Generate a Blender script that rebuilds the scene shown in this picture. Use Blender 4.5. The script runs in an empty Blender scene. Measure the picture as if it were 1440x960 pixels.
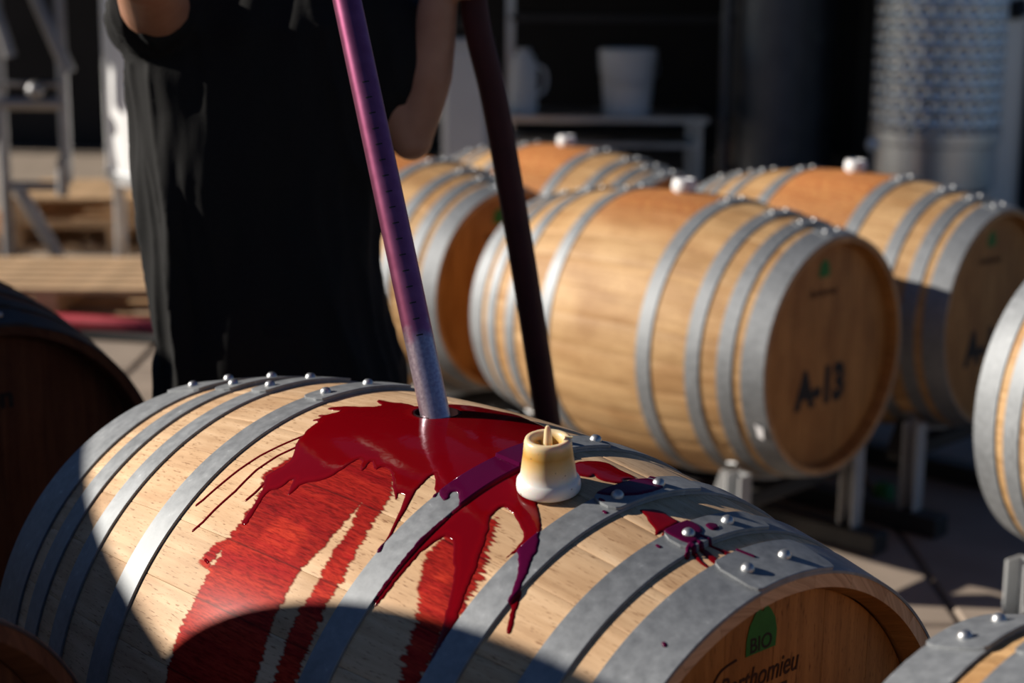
import bpy, bmesh, math, random
import numpy as np
from mathutils import Vector, Matrix, noise

random.seed(7)
rng = np.random.default_rng(7)
scene = bpy.context.scene
COL = scene.collection
PI = math.pi

# ------------------------------------------------------------------ camera
CAM_H = 1.45
F_PX = 2388.4
PITCH, ROLL = 0.21484, 0.00973
cp, sp, cr, sr = math.cos(PITCH), math.sin(PITCH), math.cos(ROLL), math.sin(ROLL)
C_U = Vector((0, sp, cp)); C_F = Vector((0, cp, -sp)); C_X = Vector((1, 0, 0))
C_R = C_X * cr + C_U * sr
C_UP = C_U * cr - C_X * sr
cam_d = bpy.data.cameras.new('camera')
cam = bpy.data.objects.new('camera', cam_d); COL.objects.link(cam)
m = Matrix((C_R, C_UP, -C_F)).transposed().to_4x4()
m.translation = (0, 0, CAM_H)
cam.matrix_world = m
cam_d.sensor_width = 36; cam_d.sensor_fit = 'HORIZONTAL'
cam_d.lens = 36 * F_PX / 1440
cam_d.clip_start = 0.05; cam_d.clip_end = 200
cam_d.dof.use_dof = True
cam_d.dof.focus_distance = 1.74
cam_d.dof.aperture_fstop = 3.9
cam_d.dof.aperture_blades = 7
scene.camera = cam

# ------------------------------------------------------------------ light
AZ, EL = math.radians(174), math.radians(23.5)
SUN = Vector((math.cos(EL) * math.cos(AZ), math.cos(EL) * math.sin(AZ), math.sin(EL)))
w = bpy.data.worlds.new('sky'); scene.world = w; w.use_nodes = True
nt = w.node_tree; bgn = nt.nodes['Background']
sky = nt.nodes.new('ShaderNodeTexSky'); sky.sky_type = 'NISHITA'
sky.sun_disc = False; sky.sun_elevation = EL; sky.sun_rotation = math.radians(90) - AZ
sky.air_density = 1.0; sky.dust_density = 0.3; sky.ozone_density = 2.0
tint = nt.nodes.new('ShaderNodeMix'); tint.data_type = 'RGBA'; tint.blend_type = 'MULTIPLY'; tint.inputs[0].default_value = 1.0
tint.inputs[7].default_value = (0.62, 0.86, 1.20, 1)                    # a deep clear blue
nt.links.new(sky.outputs[0], tint.inputs[6]); nt.links.new(tint.outputs[2], bgn.inputs[0]); bgn.inputs[1].default_value = 0.038
sl = bpy.data.lights.new('sun', 'SUN'); so = bpy.data.objects.new('sun', sl); COL.objects.link(so)
sl.energy = 7.0; sl.angle = math.radians(0.53); sl.color = (1.0, 0.92, 0.81)
so.rotation_euler = SUN.to_track_quat('Z', 'Y').to_euler(); so.location = (-6, 1, 6)
vs = scene.view_settings
vs.view_transform = 'Standard'; vs.look = 'None'; vs.gamma = 1; vs.exposure = 0.0
vs.use_curve_mapping = False


def px_ray(px, py):
    return C_F + C_R * ((px - 720) / F_PX) + C_UP * ((480 - py) / F_PX)


def at_y(px, py, Y):            # point on the ray of a pixel, on the upright plane y = Y
    d = px_ray(px, py)
    return Vector((0, 0, CAM_H)) + d * (Y / d.y)


# ------------------------------------------------------------------ materials
class N:
    def __init__(s, name):
        s.m = bpy.data.materials.new(name); s.m.use_nodes = True
        s.t = s.m.node_tree; s.b = s.t.nodes['Principled BSDF']

    def n(s, kind, **kw):
        o = s.t.nodes.new('ShaderNode' + kind)
        for k, v in kw.items():
            if k in o.inputs.keys(): o.inputs[k].default_value = v
            else: setattr(o, k, v)
        return o

    def l(s, a, b): s.t.links.new(a, b)

    def set(s, **kw):
        for k, v in kw.items():
            s.b.inputs[k.replace('_', ' ')].default_value = v
        return s

    def math(s, op, a, b=None, clamp=False):
        o = s.n('Math', operation=op); o.use_clamp = clamp
        for i, v in enumerate((a, b)):
            if v is None: continue
            if isinstance(v, (int, float)): o.inputs[i].default_value = v
            else: s.l(v, o.inputs[i])
        return o.outputs[0]

    def mix(s, fac, a, b, mode='MIX'):
        o = s.n('Mix', data_type='RGBA', blend_type=mode)
        for i, v in ((0, fac), (6, a), (7, b)):
            if isinstance(v, (int, float)): o.inputs[i].default_value = v
            elif isinstance(v, tuple): o.inputs[i].default_value = v if len(v) == 4 else (*v, 1)
            else: s.l(v, o.inputs[i])
        return o.outputs[2]

    def ramp(s, fac, stops):
        o = s.n('ValToRGB'); e = o.color_ramp.elements
        while len(e) < len(stops): e.new(0.5)
        for i, (p, c) in enumerate(stops):
            e[i].position = p; e[i].color = (*c, 1) if len(c) == 3 else c
        s.l(fac, o.inputs[0]); return o.outputs[0]

    def bump(s, h, strength, dist):
        o = s.n('Bump', Strength=strength, Distance=dist); s.l(h, o.inputs['Height'])
        s.l(o.outputs[0], s.b.inputs['Normal'])


def simple(name, col, rough=0.6, metal=0.0, var=0.12, scale=14.0, bump=0.0, spec=0.5):
    k = N(name); k.set(Roughness=rough, Metallic=metal, Specular_IOR_Level=spec)
    tc = k.n('TexCoord'); nz = k.n('TexNoise', Scale=scale, Detail=4.0)
    k.l(tc.outputs['Object'], nz.inputs['Vector'])
    lo = tuple(max(0, c * (1 - var)) for c in col); hi = tuple(min(1, c * (1 + var)) for c in col)
    k.l(k.ramp(nz.outputs[0], [(0.3, lo), (0.7, hi)]), k.b.inputs['Base Color'])
    if bump: k.bump(nz.outputs[0], 0.5, bump)
    return k.m


def wood_nodes(k, tones, rnd=True):
    """Oak: coordinates come from the unrolled 'grain' map (metres along the plank, metres across)."""
    uv = k.n('UVMap', uv_map='grain'); se = k.n('SeparateXYZ'); k.l(uv.outputs[0], se.inputs[0])
    x, y = se.outputs[0], se.outputs[1]
    if rnd: r = k.n('ObjectInfo').outputs['Random']
    else: r = k.n('Value').outputs[0]; r.default_value = 0.5

    def vec(ax, ay):
        c = k.n('CombineXYZ'); k.l(k.math('MULTIPLY', x, ax), c.inputs[0]); k.l(k.math('MULTIPLY', y, ay), c.inputs[1])
        k.l(k.math('MULTIPLY', r, 37.0), c.inputs[2]); return c.outputs[0]
    g1 = k.n('TexNoise', Scale=1.0, Detail=5.0, Roughness=0.6); k.l(vec(5, 85), g1.inputs['Vector'])
    g2 = k.n('TexNoise', Scale=1.0, Detail=3.0, Roughness=0.55); k.l(vec(75, 520), g2.inputs['Vector'])
    g3 = k.n('TexNoise', Scale=1.0, Detail=3.0); k.l(vec(7, 10), g3.inputs['Vector'])
    c = k.ramp(g1.outputs[0], [(0.30, tones[0]), (0.55, tones[1]), (0.75, tones[2])])
    bl = k.ramp(g3.outputs[0], [(0.35, (0.80, 0.72, 0.64)), (0.6, (1.06, 1.06, 1.06))])
    c = k.mix(1.0, c, bl, 'MULTIPLY')
    fl = k.ramp(g2.outputs[0], [(0.31, (0.42, 0.32, 0.24)), (0.41, (1, 1, 1))])
    c = k.mix(0.9, c, fl, 'MULTIPLY')
    if rnd:
        rr = k.ramp(r, [(0.0, (0.92, 0.90, 0.87)), (0.5, (1, 1, 1)), (1.0, (1.05, 1.02, 0.98))])
        c = k.mix(1.0, c, rr, 'MULTIPLY')
    h = k.math('ADD', k.math('MULTIPLY', g2.outputs[0], 0.5), k.math('MULTIPLY', g1.outputs[0], 0.5))
    return c, h, g2.outputs[0], g1.outputs[0]


OAK = [(0.51, 0.335, 0.195), (0.645, 0.445, 0.27), (0.74, 0.54, 0.355)]
k = N('oak_stave'); c, h, f, g = wood_nodes(k, OAK)
k.l(c, k.b.inputs['Base Color']); k.set(Roughness=0.62, Specular_IOR_Level=0.35); k.bump(h, 0.35, 0.0012)
M_OAK = k.m
k = N('oak_stave_warm'); c, h, f, g = wood_nodes(k, [(0.41, 0.245, 0.105), (0.52, 0.325, 0.155), (0.59, 0.385, 0.20)])
k.l(c, k.b.inputs['Base Color']); k.set(Roughness=0.62, Specular_IOR_Level=0.35); k.bump(h, 0.35, 0.0012)
M_OAK_WARM = k.m
k = N('oak_head_shaded'); c, h, f, g = wood_nodes(k, [(0.29, 0.135, 0.035), (0.42, 0.205, 0.058), (0.50, 0.26, 0.08)])  # same oak; the brown of the shaded heads put into the tone
k.l(c, k.b.inputs['Base Color']); k.set(Roughness=0.55, Specular_IOR_Level=0.35); k.bump(h, 0.3, 0.0010)
M_HEAD = k.m
k = N('shaded_reddish_oak'); c, h, f, g = wood_nodes(k, [(0.10, 0.032, 0.012), (0.16, 0.058, 0.024), (0.21, 0.085, 0.036)])  # reddish oak, with the shade on two barrels put into the colour
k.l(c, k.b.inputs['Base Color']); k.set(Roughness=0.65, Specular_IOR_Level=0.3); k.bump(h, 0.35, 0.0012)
M_OAK_SHADE = k.m

# soaked stain: the same oak, dyed; 'amt' runs from 0 at the feathered rim to 1
def stain_mat(name, dye_a, dye_b, wet):
    k = N(name); c, h, f, g = wood_nodes(k, OAK, False)
    at = k.n('Attribute', attribute_name='amt')
    dye = k.mix(k.ramp(g, [(0.35, (0, 0, 0)), (0.65, (1, 1, 1))]), dye_a, dye_b)
    fl = k.ramp(f, [(0.36, (0.6, 0.5, 0.5)), (0.50, (1, 1, 1)), (0.64, (1.2, 1.7, 1.5))])
    red = k.mix(1.0, dye, fl, 'MULTIPLY')
    jt = k.n('Attribute', attribute_name='joint'); red = k.mix(jt.outputs['Fac'], red, (0.03, 0.003, 0.003))
    we = k.n('Attribute', attribute_name='soak'); red = k.mix(we.outputs['Fac'], red, k.mix(1.0, red, (0.62, 0.35, 0.5), 'MULTIPLY'))
    k.l(red, k.b.inputs['Base Color'])
    k.l(at.outputs['Fac'], k.b.inputs['Alpha'])
    k.set(Roughness=0.7, Specular_IOR_Level=0.05)
    if wet: k.set(Coat_Weight=wet, Coat_Roughness=0.30)
    k.bump(h, 0.7, 0.0022)
    return k.m


M_STAIN = stain_mat('wine_soaked_oak', (0.31, 0.006, 0.007), (0.46, 0.028, 0.012), 0.08)
M_STAIN_OLD = stain_mat('old_wine_stain', (0.50, 0.17, 0.06), (0.60, 0.24, 0.09), 0.0)

k = N('red_wine')
th = k.n('Attribute', attribute_name='thick'); hp = k.n('Attribute', attribute_name='hoop')
tc = k.n('TexCoord'); nz = k.n('TexNoise', Scale=45.0, Detail=3.0); k.l(tc.outputs['Object'], nz.inputs['Vector'])
c = k.ramp(th.outputs['Fac'], [(0.0, (0.12, 0.001, 0.003)), (0.5, (0.16, 0.0008, 0.003)), (1.0, (0.14, 0.0006, 0.003))])
c = k.mix(hp.outputs['Fac'], c, (0.065, 0.002, 0.026))
k.l(c, k.b.inputs['Base Color']); k.set(Roughness=0.08, Specular_IOR_Level=0.32, IOR=1.345)
k.bump(nz.outputs[0], 0.25, 0.0012)
M_WINE = k.m
M_HOLE_SHADE = simple('bung_hole_shade', (0.012, 0.002, 0.003), 0.35, 0, 0.3, 60)  # near-black wine red; the shade in the bung hole put into the colour

def galv(name, lo, hi, rough, metal, sc=30):
    k = N(name); tc = k.n('TexCoord')
    a = k.n('TexNoise', Scale=sc, Detail=6.0, Roughness=0.65); b = k.n('TexNoise', Scale=7.0, Detail=3.0)
    v = k.n('TexVoronoi', Scale=sc * 4)
    for t in (a, b, v): k.l(tc.outputs['Object'], t.inputs['Vector'])
    f = k.math('ADD', k.math('MULTIPLY', a.outputs[0], 0.6), k.math('MULTIPLY', b.outputs[0], 0.4))
    c = k.ramp(f, [(0.36, lo), (0.52, tuple((x + y) / 2 for x, y in zip(lo, hi))), (0.66, hi)])
    sc_ = k.ramp(a.outputs[0], [(0.66, (0, 0, 0)), (0.76, (0.5, 0.5, 0.5))])
    c = k.mix(sc_, c, (0.8, 0.82, 0.85))
    k.l(c, k.b.inputs['Base Color'])
    k.l(k.math('ADD', k.math('MULTIPLY', a.outputs[0], 0.25), rough - 0.12), k.b.inputs['Roughness'])
    k.set(Metallic=metal); k.bump(f, 0.15, 0.0008)
    return k.m


M_GALV = galv('galvanised_steel', (0.20, 0.212, 0.225), (0.335, 0.352, 0.37), 0.62, 0.6, 75)
M_RIVET = galv('rivet_steel', (0.42, 0.43, 0.44), (0.58, 0.59, 0.60), 0.42, 0.9)
M_RACK = galv('rack_steel', (0.42, 0.43, 0.44), (0.58, 0.59, 0.60), 0.5, 0.5, 10)
M_RAIL = simple('dark_rail', (0.022, 0.021, 0.021), 0.55, 0, 0.3, 12)  # near-black tone for rails, cross beams and saddle arms
M_STEEL = galv('stainless_steel', (0.62, 0.64, 0.67), (0.74, 0.76, 0.79), 0.30, 0.97, 5)
M_DARKSTEEL = galv('dull_dark_steel', (0.10, 0.105, 0.12), (0.16, 0.165, 0.18), 0.5, 0.8, 5)
M_DULLSTEEL = galv('dull_steel', (0.22, 0.22, 0.23), (0.34, 0.34, 0.35), 0.5, 0.8, 5)
M_HOOP_SHADE = galv('shaded_hoop_steel', (0.045, 0.045, 0.047), (0.085, 0.085, 0.088), 0.62, 0.6, 40)  # hoop steel with the shade on those barrels put into the colour
M_GREEN = simple('green_print', (0.012, 0.16, 0.022), 0.6, 0, 0.15, 60)
M_INK = simple('black_ink', (0.012, 0.010, 0.009), 0.7, 0, 0.2, 60)
M_BRAND = simple('burnt_brand', (0.05, 0.018, 0.008), 0.8, 0, 0.25, 80)
M_SHIRT = simple('black_cotton', (0.0085, 0.0085, 0.009), 0.85, 0, 0.25, 300, 0.0004, 0.25)
M_TROUSER = simple('black_trousers', (0.010, 0.010, 0.012), 0.9, 0, 0.2, 200, 0.0003, 0.2)
M_HOSE = simple('maroon_rubber', (0.050, 0.008, 0.010), 0.6, 0, 0.2, 30, 0.0, 0.3)
M_REDHOSE = simple('red_hose_rubber', (0.50, 0.045, 0.065), 0.5, 0, 0.15, 9)
M_BLACKRUB = simple('black_rubber', (0.012, 0.012, 0.012), 0.55, 0, 0.2, 20)
M_CONC = simple('pale_concrete', (0.30, 0.24, 0.19), 0.85, 0, 0.16, 5, 0.002)
M_JOINT = simple('dark_joint_fill', (0.10, 0.085, 0.07), 0.9, 0, 0.2, 12)
M_PINE = simple('pallet_pine', (0.56, 0.37, 0.21), 0.75, 0, 0.22, 9, 0.001)
M_DARKWALL = simple('dark_shed_wall', (0.020, 0.020, 0.023), 0.9, 0, 0.2, 2)
M_ROOF = simple('shed_roof_steel', (0.05, 0.05, 0.055), 0.7, 0.2, 0.2, 2)
M_WHITEWALL = simple('white_wall', (0.84, 0.87, 0.90), 0.38, 0.55, 0.04, 3)  # shaded white wall; metallic added so it reflects more sky
M_WHITE = simple('white_plastic', (0.78, 0.79, 0.80), 0.4, 0, 0.04, 6)
M_BIN = simple('grey_bin_plastic', (0.22, 0.23, 0.24), 0.6, 0, 0.1, 4)
M_LABEL = simple('paper_label', (0.75, 0.74, 0.76), 0.6, 0, 0.05, 30)
M_HAIR = simple('dark_hair', (0.02, 0.013, 0.009), 0.6, 0, 0.3, 90, 0.002)
M_EYE = simple('eye_white', (0.7, 0.68, 0.65), 0.2, 0, 0.03, 20)
M_SHOE = simple('brown_boot_leather', (0.06, 0.035, 0.02), 0.5, 0, 0.2, 25)
M_DARKPLASTIC = simple('dark_plastic', (0.015, 0.015, 0.017), 0.5, 0, 0.2, 10)
M_RUST = simple('rusty_sign_paint', (0.12, 0.03, 0.012), 0.6, 0, 0.2, 10)

k = N('skin'); tc = k.n('TexCoord'); nz = k.n('TexNoise', Scale=22.0, Detail=5.0); k.l(tc.outputs['Object'], nz.inputs['Vector'])
k.l(k.ramp(nz.outputs[0], [(0.3, (0.40, 0.19, 0.115)), (0.7, (0.50, 0.26, 0.165))]), k.b.inputs['Base Color'])
k.set(Roughness=0.48, Subsurface_Weight=0.08, Subsurface_Scale=0.01)
nz2 = k.n('TexNoise', Scale=260.0, Detail=2.0); k.l(tc.outputs['Object'], nz2.inputs['Vector']); k.bump(nz2.outputs[0], 0.2, 0.0008)
M_SKIN = k.m

k = N('silicone_bung'); tc = k.n('TexCoord'); se = k.n('SeparateXYZ'); k.l(tc.outputs['Object'], se.inputs[0])
nz = k.n('TexNoise', Scale=40.0, Detail=3.0); k.l(tc.outputs['Object'], nz.inputs['Vector'])
hh = k.math('ADD', se.outputs[2], k.math('MULTIPLY', k.math('SUBTRACT', nz.outputs[0], 0.5), 0.012))
c = k.ramp(k.math('DIVIDE', hh, 0.054), [(0.26, (0.78, 0.74, 0.70)), (0.52, (0.72, 0.52, 0.26)), (0.72, (0.58, 0.31, 0.06)), (0.84, (0.66, 0.42, 0.14)), (0.94, (0.76, 0.60, 0.36))])
sp_ = k.n('TexNoise', Scale=160.0, Detail=1.0); k.l(tc.outputs['Object'], sp_.inputs['Vector'])
c = k.mix(k.ramp(sp_.outputs[0], [(0.24, (1, 1, 1)), (0.27, (0, 0, 0))]), c, (0.25, 0.16, 0.10))
k.l(c, k.b.inputs['Base Color']); k.set(Roughness=0.32, Subsurface_Weight=0.35, Subsurface_Scale=0.008)
M_BUNG = k.m

k = N('wine_dyed_steel'); uv = k.n('UVMap', uv_map='grain'); se = k.n('SeparateXYZ'); k.l(uv.outputs[0], se.inputs[0])
tc = k.n('TexCoord'); nz = k.n('TexNoise', Scale=60.0, Detail=5.0); k.l(tc.outputs['Object'], nz.inputs['Vector'])
nb = k.n('TexNoise', Scale=260.0, Detail=4.0); k.l(tc.outputs['Object'], nb.inputs['Vector'])
edge = k.math('ADD', se.outputs[0], k.math('MULTIPLY', k.math('SUBTRACT', nz.outputs[0], 0.5), 0.05))
low = k.ramp(edge, [(0.178, (1, 1, 1)), (0.198, (0, 0, 0))])
c = k.mix(low, k.ramp(nz.outputs[0], [(0.3, (0.29, 0.075, 0.155)), (0.7, (0.38, 0.11, 0.21))]),
          k.ramp(nb.outputs[0], [(0.35, (0.38, 0.29, 0.36)), (0.65, (0.52, 0.42, 0.48))]))
k.l(c, k.b.inputs['Base Color']); k.set(Metallic=0.9, Roughness=0.34)
k.bump(k.math('MULTIPLY', nb.outputs[0], low), 0.35, 0.0004)
M_PIPE = k.m


# ------------------------------------------------------------------ mesh helpers
def tag(o, label=None, cat=None, group=None, kind=None):
    if label: o['label'] = label
    if cat: o['category'] = cat
    if group: o['group'] = group
    if kind: o['kind'] = kind
    return o


def link(name, me, parent=None, loc=None, rot=None):
    o = bpy.data.objects.new(name, me); COL.objects.link(o)
    if parent is not None: o.parent = parent
    if loc is not None: o.location = loc
    if rot is not None: o.rotation_euler = rot
    return o


def empty(name, loc=(0, 0, 0), rz=0.0):
    o = bpy.data.objects.new(name, None); COL.objects.link(o)
    o.location = loc; o.rotation_euler = (0, 0, rz); o.empty_display_size = 0.1
    return o


def make_mesh(name, verts, faces, mat, uv=None, sharp=35):
    me = bpy.data.meshes.new(name)
    me.from_pydata([tuple(v) for v in verts], [], [tuple(f) for f in faces])
    me.polygons.foreach_set('use_smooth', [True] * len(me.polygons))
    if sharp is not None: me.set_sharp_from_angle(angle=math.radians(sharp))
    if uv is not None:
        uv = np.asarray(uv, float)
        li = np.empty(len(me.loops), int); me.loops.foreach_get('vertex_index', li)
        l = me.uv_layers.new(name='grain'); l.data.foreach_set('uv', uv[li].ravel())
    if mat is not None: me.materials.append(mat)
    return me


class MB:
    """collects boxes, tubes and lathes into one mesh"""
    def __init__(s): s.v = []; s.f = []

    def add(s, v, f):
        o = len(s.v); s.v += [tuple(x) for x in v]; s.f += [tuple(i + o for i in q) for q in f]; return s

    def box(s, c, d, rot=None, bev=0.0):
        x, y, z = (q / 2 for q in d); c = Vector(c)
        b = min(bev, x * .9, y * .9, z * .9) if bev else 0
        if b:
            bm = bmesh.new(); bmesh.ops.create_cube(bm, size=1.0)
            for q in bm.verts: q.co = Vector((q.co.x * d[0], q.co.y * d[1], q.co.z * d[2]))
            bmesh.ops.bevel(bm, geom=list(bm.edges), offset=b, segments=1, affect='EDGES')
            bm.verts.index_update()
            vs_ = [q.co.copy() for q in bm.verts]; fs = [[q.index for q in f.verts] for f in bm.faces]; bm.free()
        else:
            vs_ = [Vector((i * x, j * y, l * z)) for i in (-1, 1) for j in (-1, 1) for l in (-1, 1)]
            fs = [(0, 1, 3, 2), (4, 6, 7, 5), (0, 4, 5, 1), (2, 3, 7, 6), (0, 2, 6, 4), (1, 5, 7, 3)]
        if rot is not None: vs_ = [rot @ q for q in vs_]
        return s.add([q + c for q in vs_], fs)

    def bar(s, a, b, wd, ht):
        a, b = Vector(a), Vector(b); d = b - a
        q = d.to_track_quat('X', 'Z').to_matrix()
        return s.box((a + b) / 2, (d.length, wd, ht), q)

    def tube(s, pts, rad, n=12, cap=True):
        pts = [Vector(p) for p in pts]
        if not hasattr(rad, '__len__'): rad = [rad] * len(pts)
        T = [(pts[min(i + 1, len(pts) - 1)] - pts[max(i - 1, 0)]).normalized() for i in range(len(pts))]
        ref = Vector((0, 0, 1)) if abs(T[0].z) < 0.9 else Vector((1, 0, 0))
        nrm = (ref - T[0] * ref.dot(T[0])).normalized()
        v, f = [], []
        for i, p in enumerate(pts):
            nrm = (nrm - T[i] * nrm.dot(T[i])).normalized(); b = T[i].cross(nrm)
            for j in range(n):
                a = 2 * PI * j / n; v.append(p + (nrm * math.cos(a) + b * math.sin(a)) * rad[i])
        for i in range(len(pts) - 1):
            for j in range(n):
                f.append((i * n + j, i * n + (j + 1) % n, (i + 1) * n + (j + 1) % n, (i + 1) * n + j))
        if cap: f += [tuple(range(n))[::-1], tuple((len(pts) - 1) * n + j for j in range(n))]
        return s.add(v, f)

    def lathe(s, prof, n=32, c=(0, 0, 0), rot=None):
        v, f = [], []
        for r, z in prof:
            for j in range(n):
                a = 2 * PI * j / n; q = Vector((r * math.cos(a), r * math.sin(a), z))
                if rot is not None: q = rot @ q
                v.append(q + Vector(c))
        for i in range(len(prof) - 1):
            for j in range(n):
                f.append((i * n + j, i * n + (j + 1) % n, (i + 1) * n + (j + 1) % n, (i + 1) * n + j))
        if prof[0][0] > 1e-5: f.append(tuple(range(n))[::-1])
        if prof[-1][0] > 1e-5: f.append(tuple((len(prof) - 1) * n + j for j in range(n)))
        return s.add(v, f)

    def mesh(s, name, mat, sharp=35): return make_mesh(name, s.v, s.f, mat, None, sharp)

    def build(s, name, mat, parent=None, sharp=35, loc=None): return link(name, s.mesh(name, mat, sharp), parent, loc)


def catmull(P, n=8):
    P = [Vector(p) for p in P]; out = []
    for i in range(len(P) - 1):
        a, b, c, d = P[max(i - 1, 0)], P[i], P[i + 1], P[min(i + 2, len(P) - 1)]
        for j in range(n):
            t = j / n
            out.append(0.5 * ((2 * b) + (c - a) * t + (2 * a - 5 * b + 4 * c - d) * t * t + (3 * b - a - 3 * c + d) * t ** 3))
    return out + [P[-1]]


def text_mesh(txt, size, mat, bold=0.0, shear=0.0, sx=1.0):
    cu = bpy.data.curves.new('lettering', 'FONT'); cu.body = txt; cu.size = size
    cu.align_x = 'CENTER'; cu.align_y = 'CENTER'; cu.offset = bold; cu.shear = shear; cu.extrude = 0.0002
    o = bpy.data.objects.new('lettering', cu); COL.objects.link(o)
    dg = bpy.context.evaluated_depsgraph_get()
    me = bpy.data.meshes.new_from_object(o.evaluated_get(dg))
    bpy.data.objects.remove(o); bpy.data.curves.remove(cu)
    for v in me.vertices: v.co.x *= sx
    me.materials.clear(); me.materials.append(mat)
    return me


# ------------------------------------------------------------------ ground
floor = link('floor', MB().box((0, 8, -0.11), (44, 40, 0.20)).mesh('floor', M_JOINT)); tag(floor, kind='structure')
SL = 1.22
slab_me = MB().box((0, 0, 0), (SL - 0.016, SL - 0.016, 0.06), bev=0.006).mesh('slab', M_CONC)
for i in range(-4, 5):
    for j in range(-2, 6):
        link('slab', slab_me, floor, ((i + 0.35) * SL, 3.66 + (j + 0.5) * SL, -0.03 + random.uniform(-0.0015, 0)))
far = MB()
far.box((0, 3.66 + 6 * SL + 7, -0.03), (40, 14, 0.06))
far.box((-14.1, 3.66 + 2 * SL, -0.03), (19, 8 * SL, 0.06)); far.box((15.9, 3.66 + 2 * SL, -0.03), (20.0, 8 * SL, 0.06))
far.box((0, -4.5, -0.03), (40, 11.4, 0.06))
far.build('paving', M_CONC, floor)

# ------------------------------------------------------------------ barrels
LB, RB, RH = 0.95, 0.350, 0.289
HL = LB / 2


def rad(u): return RB - (RB - RH) * (u / HL) ** 2


SEAMS = [8.0, 19.0, 29.3, 43.8, 54.6, 66.6, 78.5, 91.0, 104, 117, 130, 144, 157, 170, 183, 196, 209, 223, 236, 249, 262, 275, 289, 302, 315, 327, 340, 352.0]
STHK = 0.026


def stave(t0, t1, nseg, nlen, mat=None):
    g = 0.00014 / 0.34
    t0 = math.radians(t0) + g; t1 = math.radians(t1) - g
    ang = [t0, t0 + 0.0012 / 0.34] + [t0 + (t1 - t0) * j / nseg for j in range(1, nseg)] + [t1 - 0.0012 / 0.34, t1]
    K = len(ang); inn = [t1 + (t0 - t1) * j / (nseg - 1) for j in range(nseg)]; us = [-HL + LB * i / nlen for i in range(nlen + 1)]
    us = sorted(set(us + [-HL + 0.022, HL - 0.022]))
    v, f, uv = [], [], []
    for u in us:
        e = HL - abs(u)
        th = STHK if e > 0.02 else 0.013 + (STHK - 0.013) * e / 0.022
        for j, a in enumerate(ang):
            r = rad(u) - (0.0004 if j in (0, K - 1) else 0)
            v.append((u, -r * math.sin(a), r * math.cos(a))); uv.append((u, a * 0.345))
        for a in inn:
            r = rad(u) - th; v.append((u, -r * math.sin(a), r * math.cos(a))); uv.append((u, a * 0.345 + 0.03))
    n = K + len(inn); mi = []
    for i in range(len(us) - 1):
        for j in range(n):
            f.append((i * n + j, (i + 1) * n + j, (i + 1) * n + (j + 1) % n, i * n + (j + 1) % n)); mi.append(0 if j < K - 1 else 1)
    f.append(tuple(range(n))); f.append(tuple((len(us) - 1) * n + j for j in range(n))[::-1])
    me = make_mesh('stave', v, f, mat or M_OAK, uv, 40)
    me.materials.append(M_HEAD); me.polygons.foreach_set('material_index', mi + [0, 0])  # inner faces take the darker head tone; chime shade put into the colour
    return me


def hoop_mesh(u0, u1, nseg):
    T = 0.0030
    m_ = MB()

    def band(a0, a1, lift, closed, n, rc=0.0):
        v, f = [], []
        K = n if closed else n + 1
        for i in range(K):
            a = a0 + (a1 - a0) * i / n
            ins = 0.0
            if rc:
                d = min(a - a0, a1 - a) * 0.34
                if d < rc: ins = rc - math.sqrt(max(0, rc * rc - (rc - d) ** 2))
            w0, w1 = u0 + ins, u1 - ins
            for u, dr in ((w0, lift), (w0, lift + T * .8), (w0 + .0006, lift + T), (w1 - .0006, lift + T), (w1, lift + T * .8), (w1, lift)):
                r = rad(u) + dr + 0.0002
                v.append((u, -r * math.sin(a), r * math.cos(a)))
        for i in range(n):
            p, q = i * 6, ((i + 1) % K) * 6
            for j in range(6):
                f.append((p + j, q + j, q + (j + 1) % 6, p + (j + 1) % 6))
        if not closed: f += [tuple(range(6)), tuple(n * 6 + j for j in range(6))[::-1]]
        m_.add(v, f)
    band(0, 2 * PI, 0, True, nseg)
    band(math.radians(-14), math.radians(8.5), T + .0001, False, 40, 0.010)
    return m_.mesh('hoop', M_GALV, 22)


rivet_me = MB().lathe([(0.0065, -0.001), (0.0064, 0.0012), (0.0055, 0.0036), (0.0036, 0.0055), (0.0, 0.0062)], 14).mesh('rivet', M_RIVET, 60)
PLANKS = [-0.2685, -0.205, -0.122, -0.048, 0.022, 0.098, 0.172, 0.225, 0.2685]


def plank_mesh(y0, y1):
    R = 0.2688; g = 0.0003; y0 += g; y1 -= g
    n = 8; top = []
    for i in range(n + 1):
        y = y0 + (y1 - y0) * i / n; top.append((y, math.sqrt(max(0, R * R - y * y)) + 0.0))
    out = [(y, z) for y, z in top] + [(y, -z) for y, z in reversed(top)]
    v = [(-0.009, y, z) for y, z in out] + [(0.009, y, z) for y, z in out]
    N_ = len(out)
    f = [tuple(range(N_)), tuple(N_ + j for j in range(N_))[::-1]] + [(j, N_ + j, N_ + (j + 1) % N_, (j + 1) % N_) for j in range(N_)]
    me = make_mesh('head_board', v, f, M_HEAD, [(z, y) for x, y, z in v], 30)
    return me


plank_me = [plank_mesh(a, b) for a, b in zip(PLANKS[:-1], PLANKS[1:])]
HOOPS_A = [(-0.476, -0.395), (-0.362, -0.325), (-0.283, -0.248), (-0.176, -0.137), (0.150, 0.184), (0.277, 0.310), (0.364, 0.398), (0.423, 0.476)]
HOOPS_B = [(-0.476, -0.420), (-0.398, -0.360), (-0.315, -0.278), (-0.182, -0.142), (0.142, 0.182), (0.278, 0.315), (0.360, 0.398), (0.420, 0.476)]


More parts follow.
